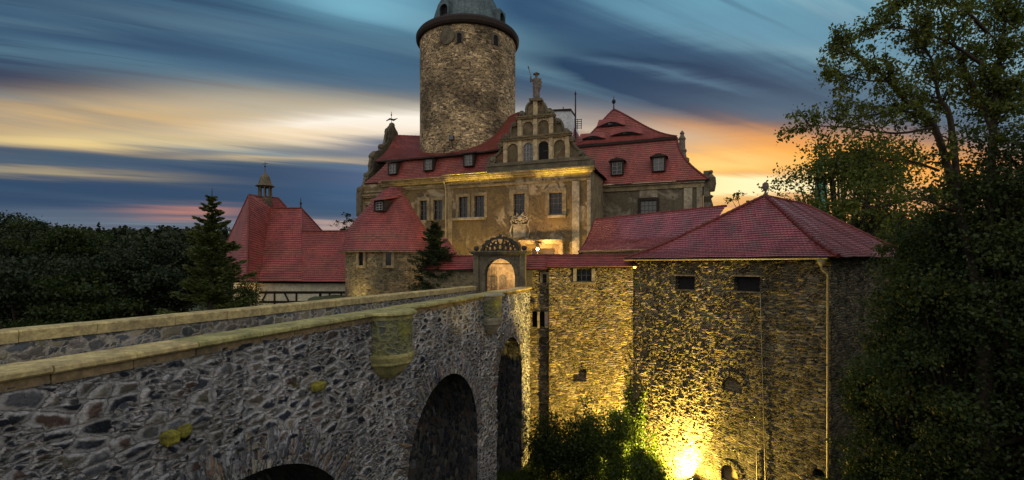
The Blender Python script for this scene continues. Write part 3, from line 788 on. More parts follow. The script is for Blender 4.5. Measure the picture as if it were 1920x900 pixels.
gt = empty('gate_turret', V0.pt(V0.len/2, FLOOR), 'narrow rubble turret with two slit windows between gate and floodlit wall', 'turret')
h = V0.rect(1017, 514, 1025, 531); sl1 = V0.rect(998, 583, 1007, 613); sl2 = V0.rect(1012, 583, 1021, 613)
wall(V0, -.6, V0.len+.05, FLOOR, -.3, [h, sl1, sl2], .09).build('wall', 'moatwall', gt)
window(gt, V0, h, 1, 2, .3, .16, 'trim')
for q in (sl1, sl2):
    wd = MB(); arch_frame(wd, V0, q[0], q[1], q[2], q[3], q[0]-.001, q[2]+.001, q[3], -.3, -.02); o = wd.build('slit_window', 'trim', gt)
    MB().rect(V0, q[0]-.05, q[1]-.1, q[2]+.05, q[3]+.05, -.5, -.35).build('dark_opening', 'unlit_void', o)
a, b = sl1, sl2
for x0, x1 in ((a[2]+.01, b[0]-.01), (b[2]+.01, b[2]+.3)):
    mb = MB()
    for i in range(5): z = a[1]-.06+i*.235; mb.rect(V0, x0, z, x1, z+.236, .0, .10+.03*(i % 2))
    mb.build('quoin', 'trim_pale', gt, bevel=.015)
mb = MB(); mb.rect(V0, -.1, -1.75, .62, -.35, .02, .22); mb.build('buttress', 'trim_dark', gt, bevel=.02)
wall_roof(gt, V0, -.15, V0.len-.02, -.36, .62, 1.05, .3)

lw = empty('side_wall', (-4, 36, -4), 'low wall with tiled coping roof behind the small spruce, left of the gate', 'wall')
VL = Pl((-6.9, 37.4), (-2.75, 35.4)); wall(VL, 0, VL.len, -4.5, -.4, [], .5).build('wall', 'bastion', lw)
wall_roof(lw, VL, 0, VL.len-.05, -.42, .58, 1.0)

# ------------------------------------------------------------------ the big square moat tower, right
W1 = V((15.68, 23.6, 0)); W2 = V((8.56, 33.45, 0)); f = (W2-W1).normalized(); g = V((.809, .587, 0)).normalized(); SL_ = 12.6
W3 = W1+g*SL_; W4 = W2+g*SL_
mt = empty('moat_tower', (W1+W3+W2+W4)/4+V((0,0,FLOOR)), 'massive square rubble tower with plum tiled hipped roof standing in the moat', 'tower')
TF = Pl(W2[:2], W1[:2]); TS = Pl(W1[:2], W3[:2])
ha = TF.rect(1267, 517, 1303, 543); hb = TF.rect(1377, 518, 1425, 546); hc = TF.rect(1354, 707, 1392, 735); hd = TF.rect(1352, 872, 1384, 905); he = TF.rect(1524, 879, 1546, 896)
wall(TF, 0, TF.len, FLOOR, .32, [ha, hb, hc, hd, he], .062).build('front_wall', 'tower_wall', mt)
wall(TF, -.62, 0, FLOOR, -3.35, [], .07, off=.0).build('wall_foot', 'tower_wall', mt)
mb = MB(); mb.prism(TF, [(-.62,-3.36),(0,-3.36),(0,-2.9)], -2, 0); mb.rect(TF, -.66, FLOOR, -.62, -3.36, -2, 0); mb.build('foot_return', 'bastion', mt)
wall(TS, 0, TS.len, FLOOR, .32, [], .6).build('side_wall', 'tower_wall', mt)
wall(Pl(W4[:2], W3[:2], True), 0, TF.len, FLOOR, .32, [], 1.).build('back_wall', 'bastion', mt)
wall(Pl(W2[:2], W4[:2], True), 0, TS.len, FLOOR, .32, [], 1.).build('inner_wall', 'bastion', mt)
for q, k in ((ha, 0), (hb, 1)):
    o = MB().rect(TF, q[0]-.1, q[1]-.1, q[2]+.1, q[3]+.1, -.45, -.28).build('blind_window', 'unlit_void', mt)
    b = MB(); b.rect(TF, q[0]-.12, q[3]-.02, q[2]+.1, q[3]+.07, -.02, .05); b.build('lintel', 'trim', o)
    b = MB(); b.rect(TF, q[0]-.05, q[1]-.1, q[2]+.05, q[1], -.05, .05); b.build('sill', 'trim_dark', o)
for q, m_, d in ((hc, 'bastion', -.22), (hd, 'trim', -.3), (he, 'unlit_void', -.5)):
    b = MB(); arch_frame(b, TF, q[0], q[1], q[2], q[3], q[0]-.01, q[2]+.01, q[3]+.01, -.4, -.02)
    o = b.build('niche', 'tower_flat', mt) if 0 else b.build('niche', 'bastion', mt)
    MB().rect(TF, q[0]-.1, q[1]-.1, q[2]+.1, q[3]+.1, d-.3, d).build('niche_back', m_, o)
mb = MB(); c_ = (hc[0]+hc[2])/2; r_ = (hc[2]-hc[0])/2
for i in range(9):
    a = PI*(i+.1)/9; b = PI*(i+.9)/9
    mb.prism(TF, [(c_+math.cos(t)*r, hc[3]-r_+math.sin(t)*r) for t, r in ((a, r_), (a, r_+.34), (b, r_+.34), (b, r_))], 0, .05)
mb.build('arch_stones', 'tower_wall', mt); mb = MB(); c_ = (hd[0]+hd[2])/2; r_ = (hd[2]-hd[0])/2
for i in range(9):
    a = PI*(i+.1)/9; b = PI*(i+.9)/9
    mb.prism(TF, [(c_+math.cos(t)*r, hd[3]-r_+math.sin(t)*r) for t, r in ((a, r_), (a, r_+.28), (b, r_+.28), (b, r_))], 0, .06)
mb.build('arch_stones', 'tower_wall', mt)
# roof: front hip (triangle), long right slope, ridge
ze = .36; o_ = .5
E1 = W1+(-f-g)*o_+V((0,0,ze)); E2 = W2+(f-g)*o_+V((0,0,ze)); E3 = W3+(g-f)*o_+V((0,0,ze)); E4 = W4+(g+f)*o_+V((0,0,ze))
RA = V((15.95, 30.2, 4.28)); RB = RA+g*5.0+V((0,0,-.1))
def slope(e0, e1, r1, r0, bell=.07):
    def S(a, t):
        p = e0.lerp(e1, a).lerp(r0.lerp(r1, a), t); p = V(p); p.z -= bell*(r0.z-e0.z)*math.sin(PI*t)*(1-t)*1.2; return p
    return S
mb = MB(); rows = 30
mb.courses(slope(E2, E1, RA, RA), rows, 14, .03, .2); mb.courses(slope(E1, E3, RB, RA), rows, 14, .03, .2)
mb.courses(slope(E3, E4, RB, RB), rows, 1, .03, .2); mb.courses(slope(E4, E2, RA, RB), rows, 1, .03, .2)
rf = mb.build('roof', 'tile_gray', mt)
def hip(e, r, bell=.07, n=14):
    return [V(e.lerp(r, t))-V((0,0,bell*(r.z-e.z)*math.sin(PI*t)*(1-t)*1.2-.03)) for t in [i/n for i in range(n+1)]]
for e, r in ((E1,RA),(E2,RA),(E3,RB),(E4,RB)): ridge_caps(rf, hip(e, r), .11, .3)
ridge_caps(rf, [RA, RB], .1, .3)
mb = MB(); mb.face([E1-V((0,0,.06)), E2-V((0,0,.06)), E4-V((0,0,.06)), E3-V((0,0,.06))]); mb.build('soffit', 'dark', rf)
mb = MB(); mb.lathe(RA, [(.16,-.1),(.13,.12),(.07,.2),(.06,.3),(.15,.42),(.19,.6),(.17,.78),(.08,.86),(0,.88)], 12); mb.build('finial', 'statue', rf)
def gutter(parent, a, b, mat='gutter', r=.075):
    d = (b-a).normalized(); n = V((d.y,-d.x,0)).normalized(); n = n if n.dot(-a) > 0 else -n
    mb = MB(); c = 8
    ring = lambda p: [p+n*(math.cos(PI*i/c)*r)-V((0,0,math.sin(PI*i/c)*r)) for i in range(c+1)]
    A, Bq = ring(a), ring(b)
    for i in range(c): mb.face([A[i], Bq[i], Bq[i+1], A[i+1]])
    return mb.build('gutter', mat, parent, solid=.012)
gutter(mt, E2-g*.06-V((0,0,.05)), E1.lerp(E2, .035)-g*.06-V((0,0,.05)))
mb = MB(); p = TF.pt(TF.len-.25, .1, .42); q = TF.pt(TF.len-.1, -.5, .1)
mb.lathe(p, [(.07,-.22),(.2,-.02),(.22,.12),(.2,.13)], 12); mb.tube([p+V((0,0,-.15)), p+V((0,0,-.35)), q, q-V((0,0,13.2))], .06, 8); mb.build('downpipe', 'gutter', mt)
def tf(px, py, o=.07): s_, z_ = TF.hit(px, py); return TF.pt(s_, z_, o)
MB().tube([tf(1427,550), tf(1431,700), tf(1434,800), tf(1437,930)], .028, 5).build('lightning_cable', 'gutter', mt)
MB().tube([tf(1420,845), tf(1421,930)], .03, 5).build('lightning_cable', 'gutter', mt)
wl = empty('wall_lamp', TF.pt(.25, -.2, .3), 'small lit lamp under the eaves where wall and tower meet', 'lamp')
mb = MB(); c_ = TF.pt(.25, -.16, .32); mb.lathe(c_, [(.02,.25),(.14,.16),(.2,.06),(.2,0)], 12); mb.tube([c_+V((0,0,.2)), TF.pt(.25, .05, .0)], .02, 5); mb.build('shade', 'iron', wl)
MB().ball(c_-V((0,0,.05)), .11).build('bulb', 'lampsoft', wl)

# connecting wing between palace and tower
cwg = empty('connecting_wing', (9, 42, -2.5), 'low wing with plum tiled roof between the palace and the square tower', 'building')
e0 = V((5.62, 40.5, 1.02)); e1 = e0-f*10.5; r0 = V((7.75, 45.0, 4.17)); r1 = r0-f*13
def S(a, t):
    p = e0.lerp(e1, a).lerp(r0.lerp(r1, a), t); p.z -= .34*math.sin(PI*t); return p
rf = MB().courses(S, 22, 8, .03, .2).build('roof', 'tile_gray', cwg)
ridge_caps(rf, [r0, r1], .1); ridge_caps(rf, [S(0, i/12) for i in range(13)], .07)
CWp = Pl((e0+g*.35)[:2], (e1+g*.35)[:2]); wall(CWp, .1, CWp.len, -4, .95, [], 1.).build('wall', 'plaster2', cwg)
mb = MB(); mb.rect(CWp, .0, .98, CWp.len, 1.1, -.1, .32); mb.build('eaves_board', 'gutter', cwg)
mb = MB(); mb.face([S(0,0)-V((0,0,5)), S(0,0), S(0,.25), S(0,.5), S(0,.75), S(0,1), S(0,1)-V((0,0,8.2))]); mb.build('end_wall', 'plaster2', cwg)

# ------------------------------------------------------------------ the palace
FD = V((-.936, .352, 0)).normalized(); BK = V((.352, .936, 0)).normalized()
FR = V((8.2, 50, 0))
FP = Pl((FR+FD*29.4)[:2], FR[:2])         # s = 0 at the far left corner, s = 29.4 at the right corner
PL_ = FP.len
pal = empty('palace', FP.pt(PL_/2, -3, -6), 'ochre plastered palace with curling gable, red mansard roof and tall windows', 'palace')
sx = lambda x, y=380: FP.hit(x, y)[0]
sR = sx(838)
ws = [FP.rect(*r) for r in ((860,369,877,408),(889,367,908,407),(963,363,984,403),(1030,361,1054,401),(783,375,797,412),(809,374,826,411),(681,384,690,408),(700,383,708,408))]
wall(FP, 0, sR, -3, 10., [w for w in ws if w[2] < sR], 1.2, off=-.5).build('wall', 'plaster', pal)
wall(FP, sR, PL_, -3, 10., [w for w in ws if w[0] > sR], 1.2).build('wall', 'plaster', pal)
MB().rect(FP, sR-.001, -3, sR+.02, 10., -.6, .0).build('wall_return', 'plaster', pal)
RS = Pl((FR)[:2], (FR+BK*7.6)[:2], False)
if RS.n.x < 0: RS.n = -RS.n
wall(RS, 0, 7.6, -3, 10., [], 1.2).build('side_wall', 'trim', pal)
for i, w in enumerate(ws):
    left = w[2] < sR; pl = FP.shifted(-.5) if left else FP
    window(pal, pl, w, 2 if i != 3 else 3, 4, .28, (.33 if i < 2 else .46 if i < 4 else .36), glass='glass', proud=.09)
for x0, x1, y in ((850,911,408),(1028,1062,403.5)):
    z = FP.hit((x0+x1)/2, y)[1]; MB().rect(FP, sx(x0,y), z-.26, sx(x1,y), z, 0, .34).build('window_sill', 'trim_pale', pal, bevel=.03)
# cornice: architrave, frieze and projecting mouldings that catch the lamps below
mb = MB()
sg = sx(913)
zc_ = 10.
mb.rect(FP, sR-.1, 8.75, PL_+.05, 9.0, 0, .12)
mb.rect(FP, sR-.25, 9.55, PL_+.25, 9.75, -.1, .30); mb.rect(FP, sR-.35, 9.75, PL_+.4, 9.98, -.1, .48); mb.rect(FP, sR-.45, 9.98, PL_+.5, 10.16, -.1, .66)
q = FP.shifted(-.5)
mb.rect(q, 0, 8.95, sR, 9.15, 0, .10); mb.rect(q, 3.2, 9.55, sR-.3, 9.75, 0, .26); mb.rect(q, 3.2, 9.75, sR-.4, 9.95, 0, .42); mb.rect(q, 3.0, 9.95, sR-.5, 10.12, 0, .56)
mb.build('cornice', 'trim', pal, bevel=.03)
mb = MB(); z = FP.hit(697, 366)[1]
mb.rect(q, -.25, z-.25, 4.1, z-.06, 0, .22); mb.rect(q, -.35, z-.06, 4.2, z+.14, 0, .36); mb.rect(q, -.1, z-1.0, 4., z-.7, 0, .1)
for x in (673, 694, 712): s_ = sx(x); mb.rect(q, s_, 3, s_+.4, z-.3, 0, .12)
mb.build('corner_cornice', 'trim', pal, bevel=.02)
for x0, x1 in ((1073,1087),(1101,1108)): MB().rect(FP, sx(x0), -3, sx(x1), 8.74, 0, .16).build('pilaster', 'trim_pale', pal, bevel=.03)
MB().rect(FP, sR+.1, -3, sR+.7, 8.74, 0, .08).build('pilaster', 'trim', pal, bevel=.03)
s_ = sx(836); mb = MB().tube([FP.pt(s_-.1, 9.6, .45), FP.pt(s_, 9.2, .3), FP.pt(s_+.05, 8.6, .12), FP.pt(s_+.05, -3, .12)], .09, 8)
mb.build('downpipe', 'gutter', pal)
# carved coat of arms: blank tablet with scrollwork
mb = MB(); A_ = FP.hit(975, 405); B_ = FP.hit(975, 447)
mb.rect(FP, A_[0]-.75, B_[1]+.1, A_[0]+.75, B_[1]+1.45, 0, .12)
mb.rect(FP, A_[0]-.9, B_[1]+1.45, A_[0]+.9, B_[1]+1.55, 0, .2)
rr = random.Random(9)
for sx_ in (-1, 1):
    for k in range(9):
        t = k/8; x = sx_*(.15+.75*abs(math.sin(t*3.3))); z = B_[1]+1.7+t*.95
        mb.ball(FP.pt(A_[0]+x, z, .06), .13-.04*t, 6)
        if k % 2: mb.tube([FP.pt(A_[0]+sx_*.1, z, .05), FP.pt(A_[0]+x, z+.1, .12), FP.pt(A_[0]+x*1.15, z+.3, .05)], .06, 5)
for sx_ in (-1, 1): mb.tube([FP.pt(A_[0]+sx_*.95, B_[1]+.2, .05), FP.pt(A_[0]+sx_*1.15, B_[1]+.8, .1), FP.pt(A_[0]+sx_*.9, B_[1]+1.5, .05), FP.pt(A_[0]+sx_*1.1, B_[1]+2.0, .05)], .1, 6)
mb.ball(FP.pt(A_[0], B_[1]+2.2, .05), .28, 8)
mb.build('carved_tablet', 'trim_pale', pal)
# porch slab over the courtyard door
mb = MB(); s0_, s1_ = sx(978, 455), sx(1060, 455); z = FP.hit(1020, 452)[1]
mb.rect(FP, s0_, z-.15, s1_, z+.1, 0, 1.2); mb.rect(FP, s0_+.1, z-.32, s1_-.1, z-.15, 0, .9); mb.rect(FP, s1_-.5, -3, s1_-.15, z-.32, 0, .5)
mb.rect(FP, s0_+.15, -3, s0_+.5, z-.32, 0, .5)
mb.build('porch', 'trim', pal, bevel=.03)
MB().rect(FP, s0_+1.2, -3, s1_-1.2, z-.8, .0, .03).build('door', 'timber', pal)

# ---- the curling gable above the cornice, laid out from its own tiers
gpl = FP.shifted(.05)
gx = lambda cx, cy: gpl.hit(900+cx/4.0917, 120+cy/4.0917)
mb = MB()
def poly(*pts): return [gx(*p) for p in pts]
back = poly((62,770),(60,745),(75,715),(120,700),(150,680),(165,650),(150,620),(175,590),(180,560),(215,555),(235,520),(240,470),(262,447),(290,440),(290,415),(320,405),(352,405),(352,330),(372,300),(400,285),
            (470,285),(492,305),(505,340),(508,395),(560,395),(575,410),(600,420),(625,450),(640,500),(660,530),(690,545),(700,590),(730,640),(760,680),(805,690),(835,700),(850,722))
mb.prism(gpl, back, -.6, -.22); gb = mb.build('gable', 'brickfill', pal)
mb = MB()
mb.prism(gpl, poly((50,795),(50,770),(840,708),(848,735)), -.65, .25)
mb.build('gable_base', 'trim_dark', gb, bevel=.03)
mb = MB(); a = gx(50, 795); b = gx(848, 735); mb.prism(gpl, [(a[0], 10.14), (PL_+.3, 10.14), (PL_+.3, b[1]+.02), (a[0], a[1]+.02)], -.8, .12); mb.build('attic_band', 'trim_dark', gb)
def tier(bays, pil, y_at, z_at, o1):
    for (x0, x1, yb, yt), (X0, X1) in zip(bays, pil):
        a = gx(x0, yb); b = gx(x1, yt); A0 = gx(X0, yb)[0]; A1 = gx(X1, yb)[0]; zt_ = gx((x0+x1)/2, yt)[1]; zb_ = gx((x0+x1)/2, yb)[1]
        zT = gx((x0+x1)/2, z_at((x0+x1)/2))[1]
        arch_frame(mb, gpl, a[0], zb_, b[0], zt_, A0, A1, zT, -.22, o1)
mb = MB()
# first tier
low = lambda x: 765-(x-120)*.072; top = lambda x: 592-(x-180)*.088
tier([(208,290,755,610),(330,408,750,602),(445,527,742,590),(565,652,735,580)], [(180,306),(306,426),(426,545),(545,688)], low, top, -.04)
for x in (180, 292, 410, 529, 654):
    w_ = 30 if x not in (180,) else 27; a = gx(x, low(x))[0]; b = gx(x+w_, low(x))[0]; z0_ = gx(x, low(x))[1]; z1_ = gx(x, top(x))[1]
    mb.rect(gpl, a, z0_, b, z1_, -.2, .10); mb.rect(gpl, a-.05, z1_-.95, b+.05, z1_-.85, -.2, .14)
# second tier
low2 = lambda x: 570-(x-290)*.075; top2 = lambda x: 425-(x-290)*.08
tier([(325,408,560,440),(442,527,548,428)], [(290,425),(425,562)], low2, top2, -.04)
for x in (290, 410, 530):
    a = gx(x, low2(x))[0]; b = gx(x+31, low2(x))[0]; z0_ = gx(x, low2(x))[1]; z1_ = gx(x, top2(x))[1]
    mb.rect(gpl, a, z0_, b, z1_, -.2, .10); mb.rect(gpl, a-.05, z1_-.75, b+.05, z1_-.66, -.2, .14)
# centre strip and volutes of the crown
for x0, x1, z0c, z1c in ((410,442,400,285),): a = gx(x0, z0c); b = gx(x1, z1c); mb.rect(gpl, a[0], a[1], b[0], b[1], -.2, .14)
mb.build('pilasters_and_arches', 'gable_trim', gb, bevel=.02)
mb = MB()
mb.prism(gpl, poly((165,600),(165,583),(700,532),(706,550)), -.3, .28); mb.prism(gpl, poly((158,583),(158,574),(704,522),(708,532)), -.3, .4)
mb.prism(gpl, poly((280,430),(280,416),(575,392),(577,405)), -.3, .25); mb.prism(gpl, poly((274,416),(274,408),(580,384),(581,392)), -.3, .38)
mb.prism(gpl, poly((383,288),(380,268),(478,264),(482,284)), -.45, .28)
mb.build('string_course', 'trim_dark', gb, bevel=.02)
# scrolls: rolled bands following the outline, with round bosses
mb = MB()
def band(pts, r=.16, o=-.2):
    mb.tube(smooth_path([gpl.pt(*gx(*p), o) for p in pts], 3), r, 7)
band([(352,400),(350,345),(366,305),(400,284)]); band([(508,392),(505,340),(490,305),(465,283)])
band([(240,575),(228,530),(240,480),(262,450),(288,448)]); band([(570,420),(605,425),(628,460),(640,510),(680,540)])
band([(75,735),(120,700),(155,665),(160,620),(185,580)]); band([(700,560),(712,610),(745,650),(775,672)], .18)
for x, y, r in ((322,385,25),(535,368,28),(95,738,34),(775,692,30),(205,560,26),(160,622,24),(663,520,26),(705,576,22),(262,465,20),(600,440,18),(825,722,16)):
    c_ = gpl.pt(*gx(x, y), -.2); R_ = r/4.09*51/900
    mb.lathe(c_+gpl.n*.0, [(0,0)], 4) if 0 else None
    for k in range(14):
        a, b = 2*PI*k/14, 2*PI*(k+1)/14; s_, z_ = gx(x, y)
        mb.prism(gpl, [(s_, z_), (s_+math.cos(a)*R_, z_+math.sin(a)*R_), (s_+math.cos(b)*R_, z_+math.sin(b)*R_)], -.5, .18)
    mb.ball(gpl.pt(*gx(x, y), .18), R_*.55, 8)
mb.build('scroll', 'trim_dark', gb)
# niches and the two real windows of the gable
for (x0, x1, yb, yt, gl, pale) in ((332,406,748,606,'glass_pale',1),(447,525,740,594,'unlit_void',0)):
    a = gx(x0, yb); b = gx(x1, yt)
    if pale: window(gb, gpl, (a[0], a[1], b[0], b[1]), 3, 4, .15, 0, glass=gl, bars='frame_pale')
    else:
        wd = MB(); t=.05; wd.rect(gpl, a[0], a[1], a[0]+t, b[1], -.2, -.1); wd.rect(gpl, b[0]-t, a[1], b[0], b[1], -.2, -.1); wd.rect(gpl, (a[0]+b[0])/2-.02, (a[1]+b[1])/2, b[0]-t, (a[1]+b[1])/2+.04, -.2, -.12)
        o = wd.build('window', 'frame', gb); MB().rect(gpl, a[0]+.04, a[1], b[0]-.04, b[1], -.215, -.205).build('dark_opening', 'unlit_void', o)

# ---- palace roofs
s4 = sx(940, 300)
def bl(s_, z, off): return FP.pt(s_, z, off)
mb = MB()
S = lambda a, t: bl(2.6*t+(PL_*1-0)*0 + (0.6+ (s4+1.2-0.6)*a), 10.15+(12.95-10.15)*t, .12-.5-(1.35*t+.15*math.sin(PI*t)))
mb.courses(S, 13, 12, .035, .21); lower = mb.build('lower_roof', 'tile_old', pal)
bot = [P(704,302,61.3), P(745,299.5,60.), P(790,295,58.6), P(830,291.5,57.5), P(870,287.5,56.5), P(908,283.5,55.6), P(946,278.5,54.8)]
top_ = [P(742,254,67), P(770,255,66.4), P(800,256,66), P(845,254,65), P(885,247,64), P(930,232,62.5), P(972,211,61)]
def S(a, t):
    k = a*(len(bot)-1); i = min(int(k), len(bot)-2); u = k-i
    b0 = bot[i].lerp(bot[i+1], u); t0 = top_[i].lerp(top_[i+1], u); p = b0.lerp(t0, t); p.z -= .45*math.sin(PI*t); return p
mb = MB().courses(S, 24, 24, .035, .21); up = mb.build('upper_roof', 'tile_old', pal)
mb = MB(); pts = [S(i/24, 0) for i in range(25)]
for a, b in zip(pts, pts[1:]):
    dn = V((0,0,-.35)); inn = BK*.9+V((0,0,-.25))
    mb.face([a+V((0,0,.02)), b+V((0,0,.02)), b+dn*.4, a+dn*.4]); mb.face([a+dn*.4, b+dn*.4, b+inn, a+inn])
mb.build('eaves_board', 'dark', up)
ridge_caps(up, [S(i/24, 1) for i in range(25)], .1)
mb = MB(); T = [S(i/24, 1) for i in range(25)]
for a, b in zip(T, T[1:]): mb.face([a, b, b+BK*8+V((0,0,-7)), a+BK*8+V((0,0,-7))])
mb.build('rear_roof', 'tile_old', pal)
# cross roof behind the curling gable
mb = MB(); rz = 14.6; c0_ = FP.pt((sg+PL_)/2, rz, -.6)
L0, R0 = FP.pt(sg, 10.1, -.6), FP.pt(PL_+.45, 10.0, -.0)
cb = BK*11
mb.courses(lambda a, t: (R0+cb*a).lerp(c0_+cb*a, t), 16, 4, .035, .21); mb.courses(lambda a, t: (L0+cb*a).lerp(c0_+cb*a, t), 16, 4, .035, .21)
xr = mb.build('cross_roof', 'tile_old', pal)
gutter(pal, FP.pt(3.4, 10.2, .2), FP.pt(sR-.3, 10.2, .2), 'gutter', .1); gutter(pal, FP.pt(sR-.2, 10.26, .75), FP.pt(sg+.3, 10.26, .75), 'gutter', .1)
# dormers of the lower roof
def dormer(parent, c, dx, nn, w, h, mat='tile_old', deep=1.4, glass='glass_pale', hood=False):
    """c: middle of the sill; dx along the facade, nn outwards"""
    d_ = Pl.__new__(Pl); d_.a = V((c.x, c.y, 0)); d_.d = dx; d_.n = nn; d_.len = w; z = c.z
    mb = MB(); mb.rect(d_, -w/2-.1, z-.1, w/2+.1, z, -deep, .1)
    for a, b in ((-w/2-.1, -w/2+.1),(w/2-.1, w/2+.1)): mb.rect(d_, a, z, b, z+h, -deep, .02)
    mb.rect(d_, -w/2+.1, z+h-.14, w/2-.1, z+h, -.5, .02)
    o = mb.build('dormer', 'dark', parent)
    mb = MB()
    if hood:
        mb.prism(d_, [(-w/2-.35, z+h), (w/2+.35, z+h), (w/2+.1, z+h+.18), (0, z+h+.42), (-w/2-.1, z+h+.18)], -deep-.3, .22)
    else:
        p = [d_.pt(-w/2-.28, z+h-.02, .3), d_.pt(w/2+.28, z+h-.02, .3), d_.pt(w/2+.28, z+h+.55, -deep-.6), d_.pt(-w/2-.28, z+h+.55, -deep-.6)]
        up_ = V((0,0,.12)); mb.face([q+up_ for q in p]); mb.face(p[::-1])
        for i in range(4): j = (i+1)%4; mb.face([p[i], p[j], p[j]+up_, p[i]+up_])
    mb.build('roof', mat if not hood else 'dark', o)
    window(o, d_, (-w/2+.1, z+.02, w/2-.1, z+h-.14), 2, 3, .06, 0, glass=glass, bars='frame_pale')
    return o
for x, y in ((738,326),(805,319),(880,311)):
    s_, z_ = FP.hit(x, y, -1.0); dormer(lower, FP.pt(s_, z_, -.75), FP.d, FP.n, 1.15, 1.35, 'dark')
# left scrolled gable, seen from behind its edge
GO = V((-19.3, 60.3, 0)); GPn = Pl(GO[:2], (GO+BK*14)[:2])
cc = lambda cx, cy: GPn.hit(660+cx/4.5, 220+cy/4.5)
out_ = [(55,665),(55,640),(62,612),(85,600),(95,580),(118,565),(112,520),(120,490),(150,455),(158,430),(150,400),(168,385),(162,330),(172,300),(195,283),(235,280),(245,262),(240,250),(270,225),(292,195),(297,150),(290,120),(297,95),(312,85),(322,72),(333,68),(345,78),(362,100),(372,130),(382,150)]
gl_pts = [cc(*p) for p in out_]
right = [(2*cc(333,100)[0]-x, z) for x, z in gl_pts[::-1] if 1]
mb = MB(); full = gl_pts[:-4]+[cc(333,68)]+right[4:]
mb.prism(GPn, full+[(full[-1][0], 6.), (full[0][0], 6.)], -.35, .35); lg = mb.build('side_gable', 'trim_dark', pal)
mb = MB()
for k in (2, 7, 12, 17, 25): 
    s_, z_ = gl_pts[k]; mb.ball(GPn.pt(s_+.1, z_, 0), .42, 8)
mb.tube(smooth_path([GPn.pt(x, z, .0) for x, z in gl_pts[2:13:2]], 3), .22, 6); mb.tube(smooth_path([GPn.pt(x, z, .0) for x, z in gl_pts[12:25:3]], 3), .2, 6)
mb.build('scroll', 'trim_dark', lg)
mb = MB(); tp = GPn.pt(*cc(333, 68), 0)
mb.tube([tp, tp+V((0,0,1.9))], .035, 5); mb.tube([tp+V((-.75,0,.62)), tp+V((-.2,0,.9)), tp+V((.3,0,.75)), tp+V((.85,0,.98))], [.04,.13,.14,.03], 6); mb.ball(tp+V((0,0,1.45)), .11, 6)
mb.build('weathervane', 'iron', lg)

# white stair tower roof, mast and grille behind the gable
wb = empty('white_attic', P(1055, 262, 66), 'white rendered attic wall with dark flat top behind the curling gable', 'building')
wp = Pl(P(1030,0,67)[:2], P(1090,0,65.5)[:2])
mb = MB(); mb.prism(wp, [wp.hit(*p) for p in ((1030,290),(1090,290),(1081,262),(1070,208),(1036,208)) ], -3, 0); mb.build('wall', 'white', wb)
mb = MB(); mb.prism(wp, [wp.hit(*p) for p in ((1030,209),(1071,208),(1071,204),(1030,206))], -3.1, .15); mb.tube([wp.pt(*wp.hit(1056,206), 0), wp.pt(*wp.hit(1056,200), 0)], .06, 5); mb.build('coping', 'dark', wb)
ms = empty('mast', P(1079, 245, 62), 'thin dark pointed mast with a grille panel beside the pavilion roof', 'mast')
mb = MB(); mb.tube([P(1079,262,62), P(1079,200,62), P(1079,174,62), P(1079,170,62)], [.11,.09,.07,.02], 6); mb.ball(P(1079,176,62), .14, 6); mb.build('pole', 'iron', ms)
mb = MB()
for i in range(5): mb.tube([P(1077,224+i*4,62.3), P(1091,224+i*4,62.3)], .05, 4)
for x in (1078, 1083, 1090): mb.tube([P(x,223,62.35), P(x,242,62.35)], .05, 4)
mb.build('grille', 'iron', ms)
tr = empty('turret_roof', P(1080,262,63), 'small pointed red tiled roof tip left of the pavilion', 'roof')
mb = MB(); tip = P(1077,240,63); ba = [P(1070,275,63), P(1088,275,62), P(1098,275,64.5), P(1078,275,65.5)]
for i in range(4): mb.courses(lambda a, t, i=i: ba[i].lerp(ba[(i+1)%4], a).lerp(tip, t), 8, 1, .03, .21)
mb.build('tiles', 'tile', tr)

# statue on top of the gable
stt = P(1005, 184, 53.3); base_ = gpl.pt(*gx(430, 268), -.1)
st = empty('statue', base_, 'grey stone statue of a cloaked figure with hat and spear atop the curling gable', 'statue')
mb = MB(); H = 2.95; ex, ey = FP.d, -FP.n
rings = [(.30,.24,0,0),(.36,.28,.08,0),(.38,.28,.35,0),(.36,.27,.8,.0),(.38,.28,1.15,.02),(.42,.3,1.4,.04),(.36,.26,1.62,.03),(.40,.26,1.95,.03),(.44,.25,2.15,.02),(.34,.2,2.28,0),(.12,.11,2.36,0),(.11,.11,2.42,0),(.155,.165,2.52,0),(.17,.18,2.62,0),(.15,.16,2.74,0),(.05,.05,2.82,0)]
n = 20
def rp(i, k):
    a, b, z, o = rings[i]; t = 2*PI*k/n; fold = 1+(.09*math.sin(7*t+z*2) if z < 2.1 else 0)
    return base_+ex*((math.cos(t)*a*fold)+o+(.12*max(0, math.cos(t)) if .9 < z < 2.2 else 0))+ey*(math.sin(t)*b*fold)+V((0,0,z))
for i in range(len(rings)-1):
    for k in range(n): mb.face([rp(i,k), rp(i,k+1), rp(i+1,k+1), rp(i+1,k)], smooth=True)
mb.tube([base_-ex*.36+V((0,0,2.15)), base_-ex*.62-ey*.1+V((0,0,1.95)), base_-ex*.60-ey*.18+V((0,0,2.3)), base_-ex*.56-ey*.2+V((0,0,2.5))], [.13,.11,.08,.07], 8)
mb.tube([base_+ex*.38+V((0,0,2.1)), base_+ex*.56-ey*.05+V((0,0,1.7)), base_+ex*.34-ey*.26+V((0,0,1.45))], [.13,.11,.08], 8)
mb.ball(base_-ey*.17+V((0,0,2.6)), .035, 6)
mb.build('figure', 'statue', st)
mb = MB(); mb.lathe(base_+V((0,0,2.7)), [(.02,.22),(.16,.2),(.18,.05),(.36,.06),(.37,.02),(.15,-.02)], 14); mb.build('hat', 'statue', st)
